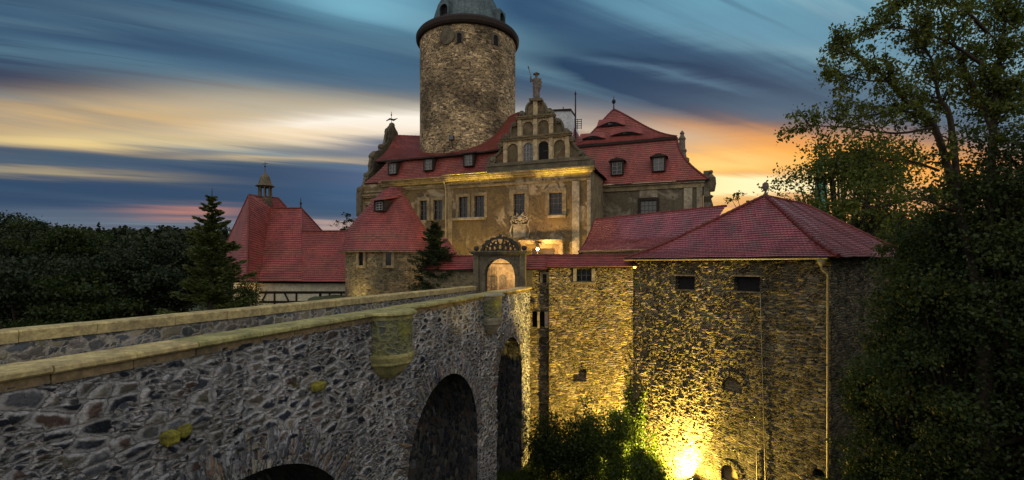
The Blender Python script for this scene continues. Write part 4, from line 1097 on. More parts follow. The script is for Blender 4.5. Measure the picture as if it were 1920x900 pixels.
mb = MB(); mb.tube([base_+ex*.12-ey*.34+V((0,0,.05)), base_-ex*.56-ey*.22+V((0,0,2.5)), base_-ex*.78-ey*.2+V((0,0,3.3))], .032, 5); mb.tube([base_-ex*.76-ey*.2+V((0,0,3.25)), base_-ex*.83-ey*.2+V((0,0,3.5)), base_-ex*.9-ey*.2+V((0,0,3.72))], [.03,.09,.01], 5); mb.build('spear', 'statue', st)

# ------------------------------------------------------------------ round keep
KC = V(((877.5-CX)/F*65, 65, 0)); KR = 6.42
kp = empty('round_keep', KC+V((0,0,5)), 'huge round rubble stone keep with dark ring eaves and metal bell roof', 'tower')
mb = MB(); mb.lathe(KC, [(KR+.1,5),(KR,14),(KR-.02,22),(KR,29.9)], 96, smooth=True, su=1.); mb.build('wall', 'keep', kp)
mb = MB(); mb.lathe(KC, [(KR-.1,29.3),(KR+.32,29.45),(KR+.48,29.7),(KR+.5,30.15),(KR+.3,30.45),(KR-.6,30.9)], 96); mb.build('ring_eaves', 'dark', kp)
bell = [(5.9,30.7),(5.2,31.2),(4.8,31.9),(4.55,32.8),(4.1,34.2),(3.55,35.2),(3.1,36.0)]
mb = MB(); mb.lathe(KC, bell, 16, smooth=False); rfk = mb.build('bell_roof', 'copper', kp)
mb = MB()
for k in range(32):
    a = 2*PI*k/32; w_ = math.cos(PI/16)/math.cos((a % (PI/8))-PI/16); mb.tube([KC+V((math.cos(a)*r*w_, math.sin(a)*r*w_, z+.02)) for r, z in bell], .05, 4)
mb.build('standing_seams', 'copper', rfk)
mb = MB(); mb.lathe(KC, [(3.0,35.9),(3.5,36.0),(3.55,36.3),(3.1,36.5)], 16); mb.lathe(KC, [(2.3,36.4),(2.3,39.0)], 8); mb.lathe(KC, [(2.7,39.0),(1.8,40.2),(.9,41.5),(0,43.5)], 16); mb.build('lantern', 'copper', rfk)
def ray_cyl(px, py, r):
    d = V(((px-CX)/F, 1, (HY-py)/F)); a = d.x**2+d.y**2; b = d.x*KC.x+d.y*KC.y; c = KC.x**2+KC.y**2-r*r
    return d*((b-math.sqrt(max(0, b*b-a*c)))/a)
def radial(p): q = p-KC; q.z = 0; return q.normalized()
def on_keep(px0, py0, px1, py1, name, mat, o=.05, roundtop=False, disc=False):
    p = ray_cyl((px0+px1)/2, (py0+py1)/2, KR); n_ = radial(p); t_ = V((-n_.y, n_.x, 0)); hw = (px1-px0)/2*p.y/F/max(.5, abs(t_.x)); hh = (py1-py0)/2*p.y/F
    d_ = Pl.__new__(Pl); d_.a = V((p.x,p.y,0)); d_.d = t_; d_.n = n_; mb = MB()
    if disc: poly_ = [(math.cos(2*PI*i/20)*hw*(1+.06*math.sin(i*2.1)), p.z+math.sin(2*PI*i/20)*hh*(1+.05*math.cos(i*1.3))) for i in range(20)]
    else: poly_ = arch_poly(-hw, p.z-hh, hw, p.z+hh)
    mb.prism(d_, poly_, -.3, o); return mb.build(name, mat, kp), d_, hw, hh, p.z
on_keep(825, 52, 853, 83, 'round_recess', 'trim_dark', .14, disc=True)
for r in ((856,61,867,80),(924,65,934,85)):
    o, d_, hw, hh, z = on_keep(*r, 'window', 'unlit_void', .04)
    mb = MB(); arch_frame(mb, d_, -hw+.08, z-hh, hw-.08, z+hh-.06, -hw-.12, hw+.12, z+hh+.14, -.1, .1); mb.build('surround', 'trim_dark', o)
# loudspeaker-like lamp low on the keep
p = ray_cyl(849, 262, KR); n_ = radial(p); fx = empty('keep_lamp', p, 'small unlit floodlight fixed low on the round keep just above the roof', 'lamp')
mb = MB(); mb.tube([p-V((0,0,1.0)), p+n_*.3-V((0,0,.7)), p+n_*.3], .05, 5); mb.box(p+n_*.45+V((0,0,.1)), V((n_.y,-n_.x,0))*.32, n_*.14, V((0,0,.28))); mb.build('housing', 'iron', fx)
MB().box(p+n_*.6+V((0,0,.1)), V((n_.y,-n_.x,0))*.24, n_*.02, V((0,0,.2))).build('lens', 'glass_pale', fx)
# roof dormers of the bell roof
for ang, nm in ((math.atan2(-5.1,-3.0), 'd'), (math.atan2(-2.2,4.4), 'e')):
    n_ = V((math.cos(ang), math.sin(ang), 0)); t_ = V((-n_.y, n_.x, 0)); d_ = Pl.__new__(Pl); c_ = KC+n_*5.3; d_.a = V((c_.x,c_.y,0)); d_.d = t_; d_.n = n_
    mb = MB(); arch_frame(mb, d_, -.62, 30.95, .62, 32.75, -.8, .8, 33., -1.2, .0)
    for sx_ in (-1, 1): mb.ball(d_.pt(sx_*.75, 31.0, -.2), .22, 6)
    o = mb.build('dormer', 'copper', rfk); MB().prism(d_, arch_poly(-.62, 30.95, .62, 32.75), -.6, -.45).build('dark_opening', 'unlit_void', o)

# ------------------------------------------------------------------ east pavilion
PO = V((10.64, 57, 0)); PD = -FD; pv = Pl(PO[:2], (PO+PD*11.5)[:2])
pav = empty('east_pavilion', pv.pt(6, -3, -6), 'plastered pavilion with double red mansard roof and eyebrow windows right of the gable', 'building')
wv = pv.rect(1201, 376, 1231, 403)
wall(pv, -1.0, 11.2, -3, 9.3, [wv], 1.2).build('wall', 'plaster2', pav)
window(pav, pv, wv, 4, 3, .22, .3, smat='dark', glass='glass_pale', bars='frame')
for x_, w_ in ((1282,.9),(1306,.6)): s_ = pv.hit(x_,370)[0]; MB().rect(pv, s_, -3, s_+w_, 8.5, 0, .14).build('pilaster', 'trim_pale', pav, bevel=.03)
MB().rect(pv, wv[0]-.1, wv[3]+.35, wv[2]+.1, wv[3]+1.5, 0, .04).build('plaster_panel', 'trim_pale', pav)
mb = MB(); mb.rect(pv, -1, 8.5, 11.3, 9.0, 0, .16); mb.rect(pv, -1, 9.0, 11.4, 9.2, 0, .35); mb.build('cornice', 'trim', pav, bevel=.03)
ES = Pl((PO+PD*11.2)[:2], (PO+PD*11.2+BK*11)[:2]); ES.n = PD.copy(); wall(ES, 0, 11, -3, 9.3, [], 1.5).build('side_wall', 'plaster2', pav)
# lower mansard
def pq(s_, z, o): return pv.pt(s_, z, o)
lo0, lo1 = -1.6, 11.75
def S(a, t):
    s_ = lo0+(lo1-lo0)*a; sr = lo1-3.3*(1-(1-t)**1.9); s_ = lo0-2.2*t+(sr-lo0+2.2*t)*a if 1 else 0
    return pq(s_, 9.3+5.3*t, .42-2.2*(1-(1-t)**1.7))
mb = MB().courses(S, 22, 10, .035, .21)
def S_e(a, t):
    c_ = S(1, t); off = c_+BK*(1e-6); return c_.lerp(c_+BK*(11.5-2*2.0*t), a)
mb.courses(S_e, 22, 8, .035, .21)
lm = mb.build('lower_roof', 'tile', pav); ridge_caps(lm, [S(1, t/14)+V((0,0,.03)) for t in range(15)], .12)
mb = MB(); mb.prism(pv, [(lo0, 9.18), (lo1+.05, 9.18), (lo1+.05, 9.28), (lo0, 9.28)], -12, .44); mb.build('eaves_board', 'dark', lm)
# upper pyramid
ul, ur = pv.hit(1076, 266, -1.6)[0], pv.hit(1269, 257, -1.6)[0]; uz = 14.75
c00, c10 = pv.pt(ul, uz, -1.55), pv.pt(ur, uz, -1.55); c01, c11 = c00+BK*8.5, c10+BK*8.5; ap = V((13.0, 61.3, 19.75))
mb = MB()
def eye(S0f, cx_, t0, hw, hgt):
    def G(a, t):
        p = S0f(a, t); u = (a-cx_)/hw; vv = (t-t0)
        if abs(u) < 1 and vv > -.001: p = p+V((0,0,hgt*(math.cos(u*PI/2)**2)*max(0, 1-vv/.22)))
        return p
    return G
def py_(e0, e1):
    def S(a, t): p = e0.lerp(e1, a).lerp(ap, t); p.z -= .9*math.sin(PI*t)*(1-t)*.9; return p
    return S
Sf = py_(c00, c10)
mb.courses(Sf, 24, 14, .03, .21); mb.courses(py_(c10, c11), 24, 4, .03, .21); mb.courses(py_(c11, c01), 24, 4, .03, .21); mb.courses(py_(c01, c00), 24, 4, .03, .21)
um = mb.build('upper_roof', 'tile', pav)
for e0_ in (c00, c10): ridge_caps(um, [V(py_(e0_, e0_)(0, t/12))+V((0,0,.03)) for t in range(13)], .1)
mb = MB(); mb.face([c00, c10, c10+V((0,0,-.28)), c00+V((0,0,-.28))]); mb.face([c10, c11, c11+V((0,0,-.28)), c10+V((0,0,-.28))]); mb.face([c+V((0,0,-.2)) for c in (c00,c10,c11,c01)]); mb.build('eaves_board', 'dark', um)
mb = MB(); mb.lathe(ap, [(.2,-.2),(.09,.1),(.06,.7),(.2,.8),(.26,1.0),(.18,1.2),(.05,1.3),(.02,1.7)], 10); mb.build('finial', 'iron', um)
# eyebrow windows: swept tiled hood over a dark slit
def eyebrow(px0, px1, pyb, pyt):
    def on(px, py):
        d = V(((px-CX)/F, 1, (HY-py)/F)); n_ = (c10-c00).cross(ap-c00); k = c00.dot(n_)/d.dot(n_); return d*k
    m = 16; mb = MB(); dk = MB(); L = []; U = []; xm = (px0+px1)/2
    for i in range(m+1):
        u = i/m; px = px0+(px1-px0)*u; b = math.sin(PI*u)**1.5
        yb = pyb-(px-xm)*.06
        L.append(on(px, yb)+FP.n*.02-V((0,0,.05))); U.append(on(px, yb)+FP.n*.12*b+V((0,0,b*(pyb-pyt)*57/900)))
    for i in range(m):
        bk0, bk1 = on(px0+(px1-px0)*(i/m*.86+.07), pyt-5-(px0+(px1-px0)*i/m-xm)*.06), on(px0+(px1-px0)*((i+1)/m*.86+.07), pyt-5-(px0+(px1-px0)*(i+1)/m-xm)*.06)
        o1, o2 = U[i]+FP.n*.05, U[i+1]+FP.n*.05
        mb.face([o1, o2, bk1, bk0], [(i*.9,.01),((i+1)*.9,.01),((i+1)*.9,4.9),(i*.9,4.9)]); mb.face([o1-V((0,0,.05)), o2-V((0,0,.05)), o2, o1], [(i*.9,.5)]*4)
        dk.face([L[i], L[i+1], U[i+1], U[i]])
    o = dk.build('eyebrow_window', 'unlit_void', um); mb.build('hood', 'tile', o)
    c_ = on(xm, pyb-2)+FP.n*.15; MB().box(c_+V((0,0,.12)), FP.d*.35, FP.n*.03, V((0,0,.12))).build('pane', 'glass_pale', o)
eyebrow(1119, 1173, 235.5, 228); eyebrow(1085, 1136, 260, 254.5); eyebrow(1143, 1206, 252, 246.5)
for x, y in ((1157,327),(1235,320)):
    s_, z_ = pv.hit(x, y, -.2); dormer(lm, pv.pt(s_, z_, -.15), pv.d, pv.n, 1.3, 1.55, 'dark', deep=1.8, hood=True, glass='glass' if x < 1200 else 'glass_pale')
# scrolled end gable seen edge-on at the right
mb = MB()
for (s_, o_, z0_, sc_) in ((11.75, -.3, 5.2, 1.), (12.0, -.2, 8.6, .9)):
    c_ = pv.pt(s_, z0_, o_); mb.lathe(c_, [(.34,-2.6),(.34,-.1),(.62,0),(.62,.15),(.4,.2),(.34,.6),(.5,1.3),(.3,2.0),(.55,2.3),(.2,2.5)] if z0_ < 8 else [(.4,-.6),(.55,.2),(.5,.9),(.25,1.2),(.14,1.35),(.24,1.5),(.2,1.7),(0,1.78)], 12)
mb.prism(ES.shifted(.75), [(0,3.),(1.6,3.),(1.6,9.6),(1.1,10.2),(.6,10.4),(.3,9.9),(-.1,9.4),(-.1,8.),(-.4,7.4),(-.1,6.8),(-.4,6.),(-.1,5.4)], -.7, 0)
mb.build('scrolled_end_gable', 'trim_dark', pav)
c_ = P(1279, 300, 63); mb = MB(); mb.lathe(c_, [(.75,-3.),(.75,-.4),(.95,-.2),(.95,.1),(.6,.3),(.5,.9),(.62,1.2),(.42,1.5),(.4,2.6),(.5,2.75),(.3,3.1),(.22,3.3),(.32,3.5),(.1,3.8),(0,3.9)], 8, smooth=False)
mb.box(P(1268,283,63)+V((0,0,-1.5)), (.5,0,0), (0,.4,0), (0,0,1.5)); mb.build('gable_pinnacle', 'statue', pav)

# ------------------------------------------------------------------ round bastion with tiled cone
BC = V(((728-CX)/F*44, 44, 0)); bs_ = empty('round_bastion', BC+V((0,0,-5)), 'squat round rubble bastion under a bulging red tiled cap with one dormer', 'tower')
mb = MB(); mb.lathe(BC, [(3.78,-6),(3.72,1.15)], 48, su=1.); mb.build('wall', 'bastion', bs_)
prof = [(4.12,1.12),(3.86,1.7),(3.62,2.5),(3.22,3.35),(2.55,4.25),(1.9,5.15),(1.3,6.0),(.75,6.65),(.25,7.0)]
pz = [p_[1] for p_ in prof]; pr = [p_[0] for p_ in prof]
Lp = np.cumsum([0]+[math.dist(prof[i], prof[i+1]) for i in range(len(prof)-1)]); TL = Lp[-1]
def S(a, t):
    l = t*TL; r = float(np.interp(l, Lp, pr)); z = float(np.interp(l, Lp, pz)); th = -PI*a*2
    # the cap leans to a short ridge
    ox = .35*sm(.3, 1., t); return BC+V((math.cos(th)*r*(1+.12*t)+ox, math.sin(th)*r, z))
mb = MB().courses(S, 34, 48, .03, .21, 2*PI*4., True); rfb = mb.build('roof', 'tile', bs_)
mb = MB(); mb.lathe(BC, [(3.6,1.0),(4.14,1.02),(4.14,1.1)], 48); mb.build('eaves_board', 'trim', rfb)
ridge_caps(rfb, [S(0, 1)+V((-.5,0,.0)), S(0,1)+V((.9,0,-.12))], .1)
for px in (698, 749):
    th = math.atan2(-(math.sqrt(max(0, 3.75**2-((px-728)*40.6/900)**2))), (px-728)*40.6/900); n_ = V((math.cos(th), math.sin(th), 0)); t_ = V((-n_.y, n_.x, 0))
    d_ = Pl.__new__(Pl); d_.a = V((BC.x, BC.y, 0))+n_*3.66; d_.d = t_; d_.n = n_
    mb = MB(); mb.rect(d_, -.48, -.35, -.22, 1.0, -.1, .2); mb.rect(d_, .22, -.35, .48, 1.0, -.1, .2); mb.rect(d_, -.3, -.35, .3, -.12, -.1, .22)
    o = mb.build('window', 'trim', bs_, bevel=.02); MB().rect(d_, -.24, -.15, .24, 1.0, -.1, .09).build('pane', 'glass', o)
dn_ = V((-.42, -.907, 0)); c_ = P(711, 394, 41.6); dormer(rfb, c_, V((.907,-.42,0)), dn_, .95, .85, 'tile', deep=1.6, glass='glass')
lt = MB()      # little link roof right of the bastion, behind the spruce
ln = empty('link_roof', P(838,478,42), 'small steep red roof behind the spruce beside the round bastion', 'roof')
a_, b_, c_, d_ = P(815,482,41), P(858,482,41), P(838,446,43), P(830,446,43)
lt.courses(lambda a, t: a_.lerp(b_, a).lerp(d_.lerp(c_, a), t), 10, 2, .03, .2); lt.face([b_, P(862,482,45), c_]); lt.face([a_, d_, P(815,482,46)]); lt.build('tiles', 'tile', ln)

# ------------------------------------------------------------------ long half-timbered wing
tb = empty('timbered_wing', P(560,600,50), 'long half timbered building with tall red tiled roofs and a little bell cupola', 'building')
def quad(mb, e0, e1, r1, r0, rows, cols=4, sag=0.):
    mb.courses(lambda a, t: e0.lerp(e1, a).lerp(r0.lerp(r1, a), t)-V((0,0,sag*math.sin(PI*t))), rows, cols, .035, .22)
mb = MB(); quad(mb, P(482,527,47.5), P(690,529,47.2), P(690,434,53), P(566,435,53), 26, 6)
r1_ = mb.build('low_roof', 'tile', tb)
mb = MB(); quad(mb, P(482,527,47.49), P(566,527.8,47.3), P(565,391,56), P(507,392,56), 34, 3); quad(mb, P(565,436,52.95), P(606,436,58.5), P(565,391,56), P(565,391,56), 12, 1)
r2_ = mb.build('middle_roof', 'tile', tb)
mb = MB()
A_, B2 = P(467,365,52), P(500,371,57.5)
quad(mb, P(463,527,46.2), P(486,527,47.6), P(508,391,56), A_, 36, 4); mb.face([P(508,391,56), B2, A_], [(0,0.2),(3,4),(0,5)])
quad(mb, P(440,527,47.5), P(463,527,46.2), A_, A_, 36, 1); quad(mb, P(418,470,56), P(440,527,47.5), A_, A_, 36, 1)
r3_ = mb.build('hipped_roof', 'tile', tb)
mb = MB(); quad(mb, P(506,395,56.5), P(541,395,56.5), P(522,372,58), P(497,369,58), 8, 2); mb.face([P(541,393,56.5), P(541,393,60), P(522,372,58)]); mb.build('rear_roof', 'tile', tb)
ridge_caps(r1_, [P(565,434,53), P(690,433,53)], .1); ridge_caps(r2_, [P(507,391,56), P(565,390,56)], .1); ridge_caps(r2_, [P(565,390,56), P(606,435,58.5)], .08)
ridge_caps(r3_, [A_, P(463,526,46.2)], .1); ridge_caps(r3_, [A_, B2], .1); ridge_caps(tb, [P(497,368.5,58), P(522,371.5,58), P(541,393,56.6)], .1); ridge_caps(r3_, [A_, P(418,470,56)], .1)
mb = MB(); mb.lathe(P(564,390,56), [(.1,0),(.06,.4),(.16,.5),(.05,.7),(.03,1.2)], 8); mb.build('finial', 'iron', r2_)
tw = Pl(P(486,0,48.3)[:2], P(700,0,48.3)[:2]); twl = tw.len
wall(tw, 0, twl, -7, -1.75, [], 1.).build('wall', 'cream', tb)
mb = MB(); z_ = lambda y: tw.hit(560, y)[1]
mb.rect(tw, 0, z_(550.5), twl, z_(546), -.1, .05); mb.rect(tw, 0, z_(568), twl, z_(564), -.1, .05); mb.rect(tw, 0, z_(531), twl, z_(526), -.1, .3); mb.rect(tw, 0, z_(600), twl, z_(596), -.1, .05)
for x in (515, 556, 600, 618, 640): s_ = tw.hit(x, 550)[0]; mb.rect(tw, s_-.09, z_(640), s_+.09, z_(550.5), -.1, .045)
for x0, x1 in ((499,492),(534,541),(600,605),(602,597)):
    a, b = tw.hit(x0, 550)[0], tw.hit(x1, 564)[0]; mb.prism(tw, [(a-.09, z_(550)), (a+.09, z_(550)), (b+.09, z_(564)), (b-.09, z_(564))], -.1, .04)
mb.build('timber_frame', 'timber', tb)
mb = MB(); a = P(436,530,48); mb.face([P(438,640,48.6), P(486,640,48.3), P(486,530,48.3), P(438,530,48.6)]); mb.build('end_wall', 'cream', tb)
mb = MB(); mb.tube([P(480,528,47.0), P(480,536,47.3), P(480,600,47.3)], .07, 6); mb.build('downpipe', 'gutter', tb)
# cupola
cu = P(497, 388, 56.3); k_ = 56.3/900; mb = MB(); mb.lathe(cu, [(.74,-.6),(.74,.95),(.66,1.0),(.62,1.05)], 8, smooth=False); mb.lathe(cu, [(.62,2.25),(.66,2.3),(.7,2.42)], 8, smooth=False)
for k in range(8):
    a = PI/8+k*PI/4; c_ = cu+V((math.cos(a)*.66, math.sin(a)*.66, 0)); mb.tube([c_+V((0,0,.9)), c_+V((0,0,2.4))], .09, 6)
co = mb.build('cupola', 'trim_dark', tb)
MB().lathe(cu, [(.9,2.35),(1.05,2.42),(.72,2.68),(.62,3.05),(.5,3.5),(.22,3.85),(.07,4.0),(.04,4.5)], 16).build('dome', 'trim_dark', co)
mb = MB(); mb.tube([cu+V((0,0,4.4)), cu+V((0,0,5.3))], .03, 5); mb.ball(cu+V((0,0,4.75)), .1, 6); mb.tube([cu+V((-.3,0,5.0)), cu+V((.3,0,5.1))], .03, 5); mb.build('weathervane', 'iron', co)

# far green spire
sp = empty('church_spire', P(1538, 400, 90), 'slender green copper spire rising among the trees on the right', 'spire')
mb = MB(); c_ = P(1539, 352, 90); mb.lathe(c_, [(1.1,-6),(1.05,0),(.62,2.6),(.3,4.6),(.06,6.)], 8, smooth=False); mb.build('roof', 'verdigris', sp)
MB().tube([c_+V((0,0,5.8)), c_+V((0,0,9.5))], .06, 5).build('mast', 'iron', sp)
mb = MB(); mb.lathe(c_, [(1.3,-18),(1.3,-5.9)], 8, smooth=False); mb.build('tower', 'plaster2', sp)

# ------------------------------------------------------------------ terrain
def ground_h(x, y):
    h = -14.
    if x < -11: h = float(np.interp(x, [-40,-26,-11], [-6,-9,-14]))
    nb = float(np.interp(y, [1.5, 13.5], [-2.1, -14])); h = max(h, nb)
    if y < 30: h = max(h, float(np.interp(x+.4*max(0, y-20), [15, 34], [-14, -5])))
    edge = float(np.interp(x, [-60,-22,-13,-7.5,-2.7,2.7,8.4,18.7,26,40,60], [44,43,41.5,39.4,36.8,36.2,35.2,42,48,50,50]))
    k = sm(edge, edge+1.6, y); h = h*(1-k)+max(h, -3.2 if x > -20 else -5.)*k
    d = math.hypot(x, y-20); hf = float(np.interp(d, [70, 200, 500, 1500], [-5, -1, 3, -14]))+3*math.sin(x*.021+1)*math.cos(y*.017)
    k = sm(60, 110, d); return h*(1-k)+hf*k
u = np.linspace(-1, 1, 230); gxs = np.sinh(u*5.2)/math.sinh(5.2)*1500; gys = 22+np.sinh(u*5.2)/math.sinh(5.2)*1500
vv = np.array([[x, y, ground_h(x, y)+.12*math.sin(x*1.3+y*.7)*math.cos(y*1.1)] for x in gxs for y in gys])
n_ = len(gys); i_ = np.arange((len(gxs)-1)*(n_-1)); a_ = (i_//(n_-1))*n_+i_ % (n_-1)
m, nt, bs, out = new_mat('grassy_soil'); tc = nt.new('ShaderNodeTexCoord').outputs['Object']
nz = nt.noise(tc, .6, 8, .7).outputs[0]; nt.put(bs.inputs['Base Color'], nt.ramp(nz, [(.3, (.02,.025,.01)), (.5, (.045,.06,.018)), (.7, (.07,.06,.035))]))
bs.inputs['Roughness'].default_value = .95; bump(nt, bs, nt.noise(tc, 6, 6, .7).outputs[0], .8, .08); M['soil'] = m
gr = np_mesh('ground', vv, np.stack([a_, a_+n_, a_+n_+1, a_+1], 1), 'soil', smooth=True); tag(gr, 'grassy moat floor and banks around the castle', 'ground', kind='structure')

# ------------------------------------------------------------------ vegetation
def bush(name, label, base, w, h, n, lsize, mat, seed, cat='shrub', group=None, stems=7):
    r = random.Random(seed); b = V(base); root = empty(name, b, label, cat, group); st_ = MB(); C = []; gg = np.random.default_rng(seed)
    for i in range(stems):
        a = r.uniform(0, 2*PI); q = w*.5*r.uniform(.1, .85); tip = b+V((math.cos(a)*q, math.sin(a)*q*.7, h*r.uniform(.55, 1.)*(1-.35*(q/(w*.5))**2)))
        pts = [b+V((math.cos(a)*q*.25, math.sin(a)*q*.25, 0)), b.lerp(tip, .5)+V((0,0,h*.08)), tip]; st_.tube(smooth_path(pts, 3), np.linspace(.05, .012, 7), 5, cap=False)
        for j in range(6):
            p, _ = along(pts, r.uniform(.25, 1.)); s = w*r.uniform(.07, .15); k = n//(stems*6)
            C.append(np.array(p)+gg.normal(size=(3,))*s*1.1+gg.normal(size=(k,3))*np.array([s, s, s*.8]))
    st_.build('stems', 'bark', root); make_leaves('foliage', np.concatenate(C), lsize, mat, root, .6); return root
LT = [(-2,29,426,9.,1,'far left broad tree whose dark crown runs out of the frame'), (60,37,410,8.,2,'tall round dark tree at the far left skyline'), (140,31,420,5.5,3,'olive topped broad tree left of centre in the left wood'),
      (222,36,452,7.,4,'dark broad tree rising between two paler crowns on the left'), (255,28,470,6.2,5,'nearer leafy tree with pale green top behind the far parapet'), (318,36,440,6.,6,'dark broad tree directly left of the tall spruce'), (150,25,492,6.,7,'low spreading tree just behind the far parapet'), (60,24,500,8,8,'low dark tree above the left end of the far parapet')]
for px, Y, yt, w, sd, lab in LT:
    p = P(px, 495, Y); gz = ground_h(p.x, p.y); zt_ = (HY-yt)*Y/F
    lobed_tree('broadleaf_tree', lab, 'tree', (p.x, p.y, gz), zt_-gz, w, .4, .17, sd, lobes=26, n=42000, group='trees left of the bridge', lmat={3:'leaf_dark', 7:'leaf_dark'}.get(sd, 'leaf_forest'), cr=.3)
p = P(396, 495, 26); gz = ground_h(p.x, p.y); spruce('spruce_tree', 'tall spruce with drooping boughs in front of the timbered wing', (p.x,p.y,gz), 4.1-gz, 7.0, 11, 84, 'needle', lsz=.26)
p = P(816, 495, 37.6); spruce('spruce_tree', 'small dark spruce growing before the round bastion', (p.x,p.y,-4.2), 7.7, 6.0, 12, 56, 'needle_dark', lsz=.2)
bush('shrub', 'round shrub at the left foot of the timbered wing', P(462, 585, 44), 2.6, 3.0, 4500, .14, 'leaf_dark', 3)
lobed_tree('young_tree', 'thin small tree showing above the low red roof, beside the palace corner', 'tree', P(652, 470, 62), 5., 3.2, .3, .2, 31, lobes=12, n=650, lmat='leaf_dark')
lobed_tree('young_tree', 'bright leafy treetop peeping over the wing roof before the yellow sky', 'tree', P(1392, 430, 52), 4., 3.6, .3, .22, 33, lobes=9, n=900, lmat='leaf_oak')
# distant wood
C = []; gg = np.random.default_rng(5)
for i in range(420):
    az = gg.uniform(-1.15, -.42) if i < 330 else gg.uniform(-.4, 1.1); Y = gg.uniform(75, 230)
    X = Y*(az); top = (.068+gg.normal()*.006)*Y; gz = ground_h(X, Y); H = max(5, top-gz); con = gg.random() < .55; k = 340
    if con: t = gg.uniform(0, 1, k)**.6; th = gg.uniform(0, 2*PI, k); r = (t)*H*.16*gg.uniform(.6, 1.1, k); q = np.stack([X+np.cos(th)*r, Y+np.sin(th)*r, gz+H*(1.02-t*.95)], 1)
    else: q = gg.normal(size=(k,3)); q /= np.linalg.norm(q, axis=1)[:,None]; q = q*np.array([H*.26, H*.26, H*.4])*gg.uniform(.7, 1.05, (k,1))+np.array([X, Y, gz+H*.58])
    C.append(q)
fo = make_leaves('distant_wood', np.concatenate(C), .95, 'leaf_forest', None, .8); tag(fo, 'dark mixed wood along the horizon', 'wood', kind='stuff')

# right hand trees
def q3(px, py, Y): return P(px, py, Y)
T1 = [([q3(1835,560,17), q3(1800,400,17), q3(1752,238,16.6), q3(1700,190,16.3), q3(1640,128,16), q3(1572,84,15.8)], .17, .014, .7),
      ([q3(1800,400,17), q3(1782,225,17), q3(1760,180,17), q3(1745,108,17.2), q3(1700,40,17.4)], .13, .012, .8),
      ([q3(1752,238,16.6), q3(1690,205,16.2), q3(1640,215,15.8), q3(1570,215,15.5)], .05, .01, .5),
      ([q3(1745,225,16.6), q3(1680,160,16.2), q3(1620,150,15.8), q3(1550,132,15.4)], .05, .01, .7),
      ([q3(1752,238,16.6), q3(1680,250,16.2), q3(1580,238,15.8), q3(1490,236,15.5)], .05, .008, .55),
      ([q3(1850,500,17), q3(1862,250,17), q3(1868,160,17.2), q3(1885,40,17.5), q3(1900,-60,17.6)], .16, .02, 1.6),
      ([q3(1862,250,17), q3(1820,150,17.3), q3(1780,60,17.6), q3(1740,-40,17.8)], .09, .02, 1.3),
      ([q3(1760,320,17), q3(1700,300,16.5), q3(1640,298,16), q3(1590,268,15.7)], .05, .008, .4),
      ([q3(1790,395,17), q3(1720,372,16.4), q3(1650,388,16), q3(1600,378,15.7)], .07, .01, .6),
      ([q3(1840,120,17), q3(1780,80,16.5), q3(1720,60,16.2), q3(1640,45,16)], .07, .01, 1.),
      ([q3(1850,60,17), q3(1800,10,16.5), q3(1760,-5,16.2), q3(1690,5,16)], .07, .01, 1.3)]
bp_ = q3(1850, 495, 17); gz = ground_h(bp_.x, bp_.y)
tree('overhanging_tree', 'large tree with dark forking boughs overhanging from the right edge against the sunset', 'tree', (bp_.x, bp_.y, gz), T1, 1, .125, sub=1.25, nsub=16, ntw=8, nlf=9, lmat='leaf_oak',
     clumps=[(tuple(q3(1880,60,17.5)), (1.3,1.2,1.8), 50), (tuple(q3(1890,220,17.5)), (.95,1.2,1.6), 45), (tuple(q3(1870,400,17.5)), (1.3,1.2,1.4), 55)],
     trunk=([V((bp_.x,bp_.y,gz-.5)), q3(1845,800,17), q3(1848,640,17), q3(1840,520,17)], .34, .19))
def mass(name, label, px, Y, yt, yb, w, sd, n, lmat, lsize=.15, lobes=60, cr=.1):
    p = P(px, 495, Y); gz = ground_h(p.x, p.y); zt_ = (HY-yt)*Y/F; return lobed_tree(name, label, 'tree', (p.x,p.y,gz), zt_-gz, w, .4, lsize, sd, lobes=lobes, n=n, group='trees on the right bank', lmat=lmat, cr=cr)
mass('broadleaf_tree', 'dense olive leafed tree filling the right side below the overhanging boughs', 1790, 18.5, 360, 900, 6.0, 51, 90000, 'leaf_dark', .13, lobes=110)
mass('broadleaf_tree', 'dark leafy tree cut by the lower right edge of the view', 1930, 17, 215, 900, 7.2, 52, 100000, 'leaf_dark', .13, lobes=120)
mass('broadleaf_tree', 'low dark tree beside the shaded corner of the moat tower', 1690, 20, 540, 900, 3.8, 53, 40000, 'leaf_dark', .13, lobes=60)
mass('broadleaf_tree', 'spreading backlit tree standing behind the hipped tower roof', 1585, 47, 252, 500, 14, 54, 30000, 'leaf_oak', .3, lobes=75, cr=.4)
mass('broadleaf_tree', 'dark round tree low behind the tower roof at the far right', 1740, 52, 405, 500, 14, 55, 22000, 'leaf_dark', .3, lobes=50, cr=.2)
for k_, (x_, y_, h_, w_, lab_) in enumerate(((22,8,17,9,'unseen dark tree added on the right bank to shade the tower side'),(32,17,18,10,'second unseen tree added on the right bank to block sky light'),(41,28,18,11,'third unseen shade tree added farther along the right bank'))):  # out-of-view trees added to keep sky light off the tower's right side
    lobed_tree('broadleaf_tree', lab_, 'tree', (x_, y_, ground_h(x_, y_)), h_, w_, .4, .5, 70+k_, lobes=30, n=9000, group='trees on the right bank', lmat='leaf_dark', cr=.15)
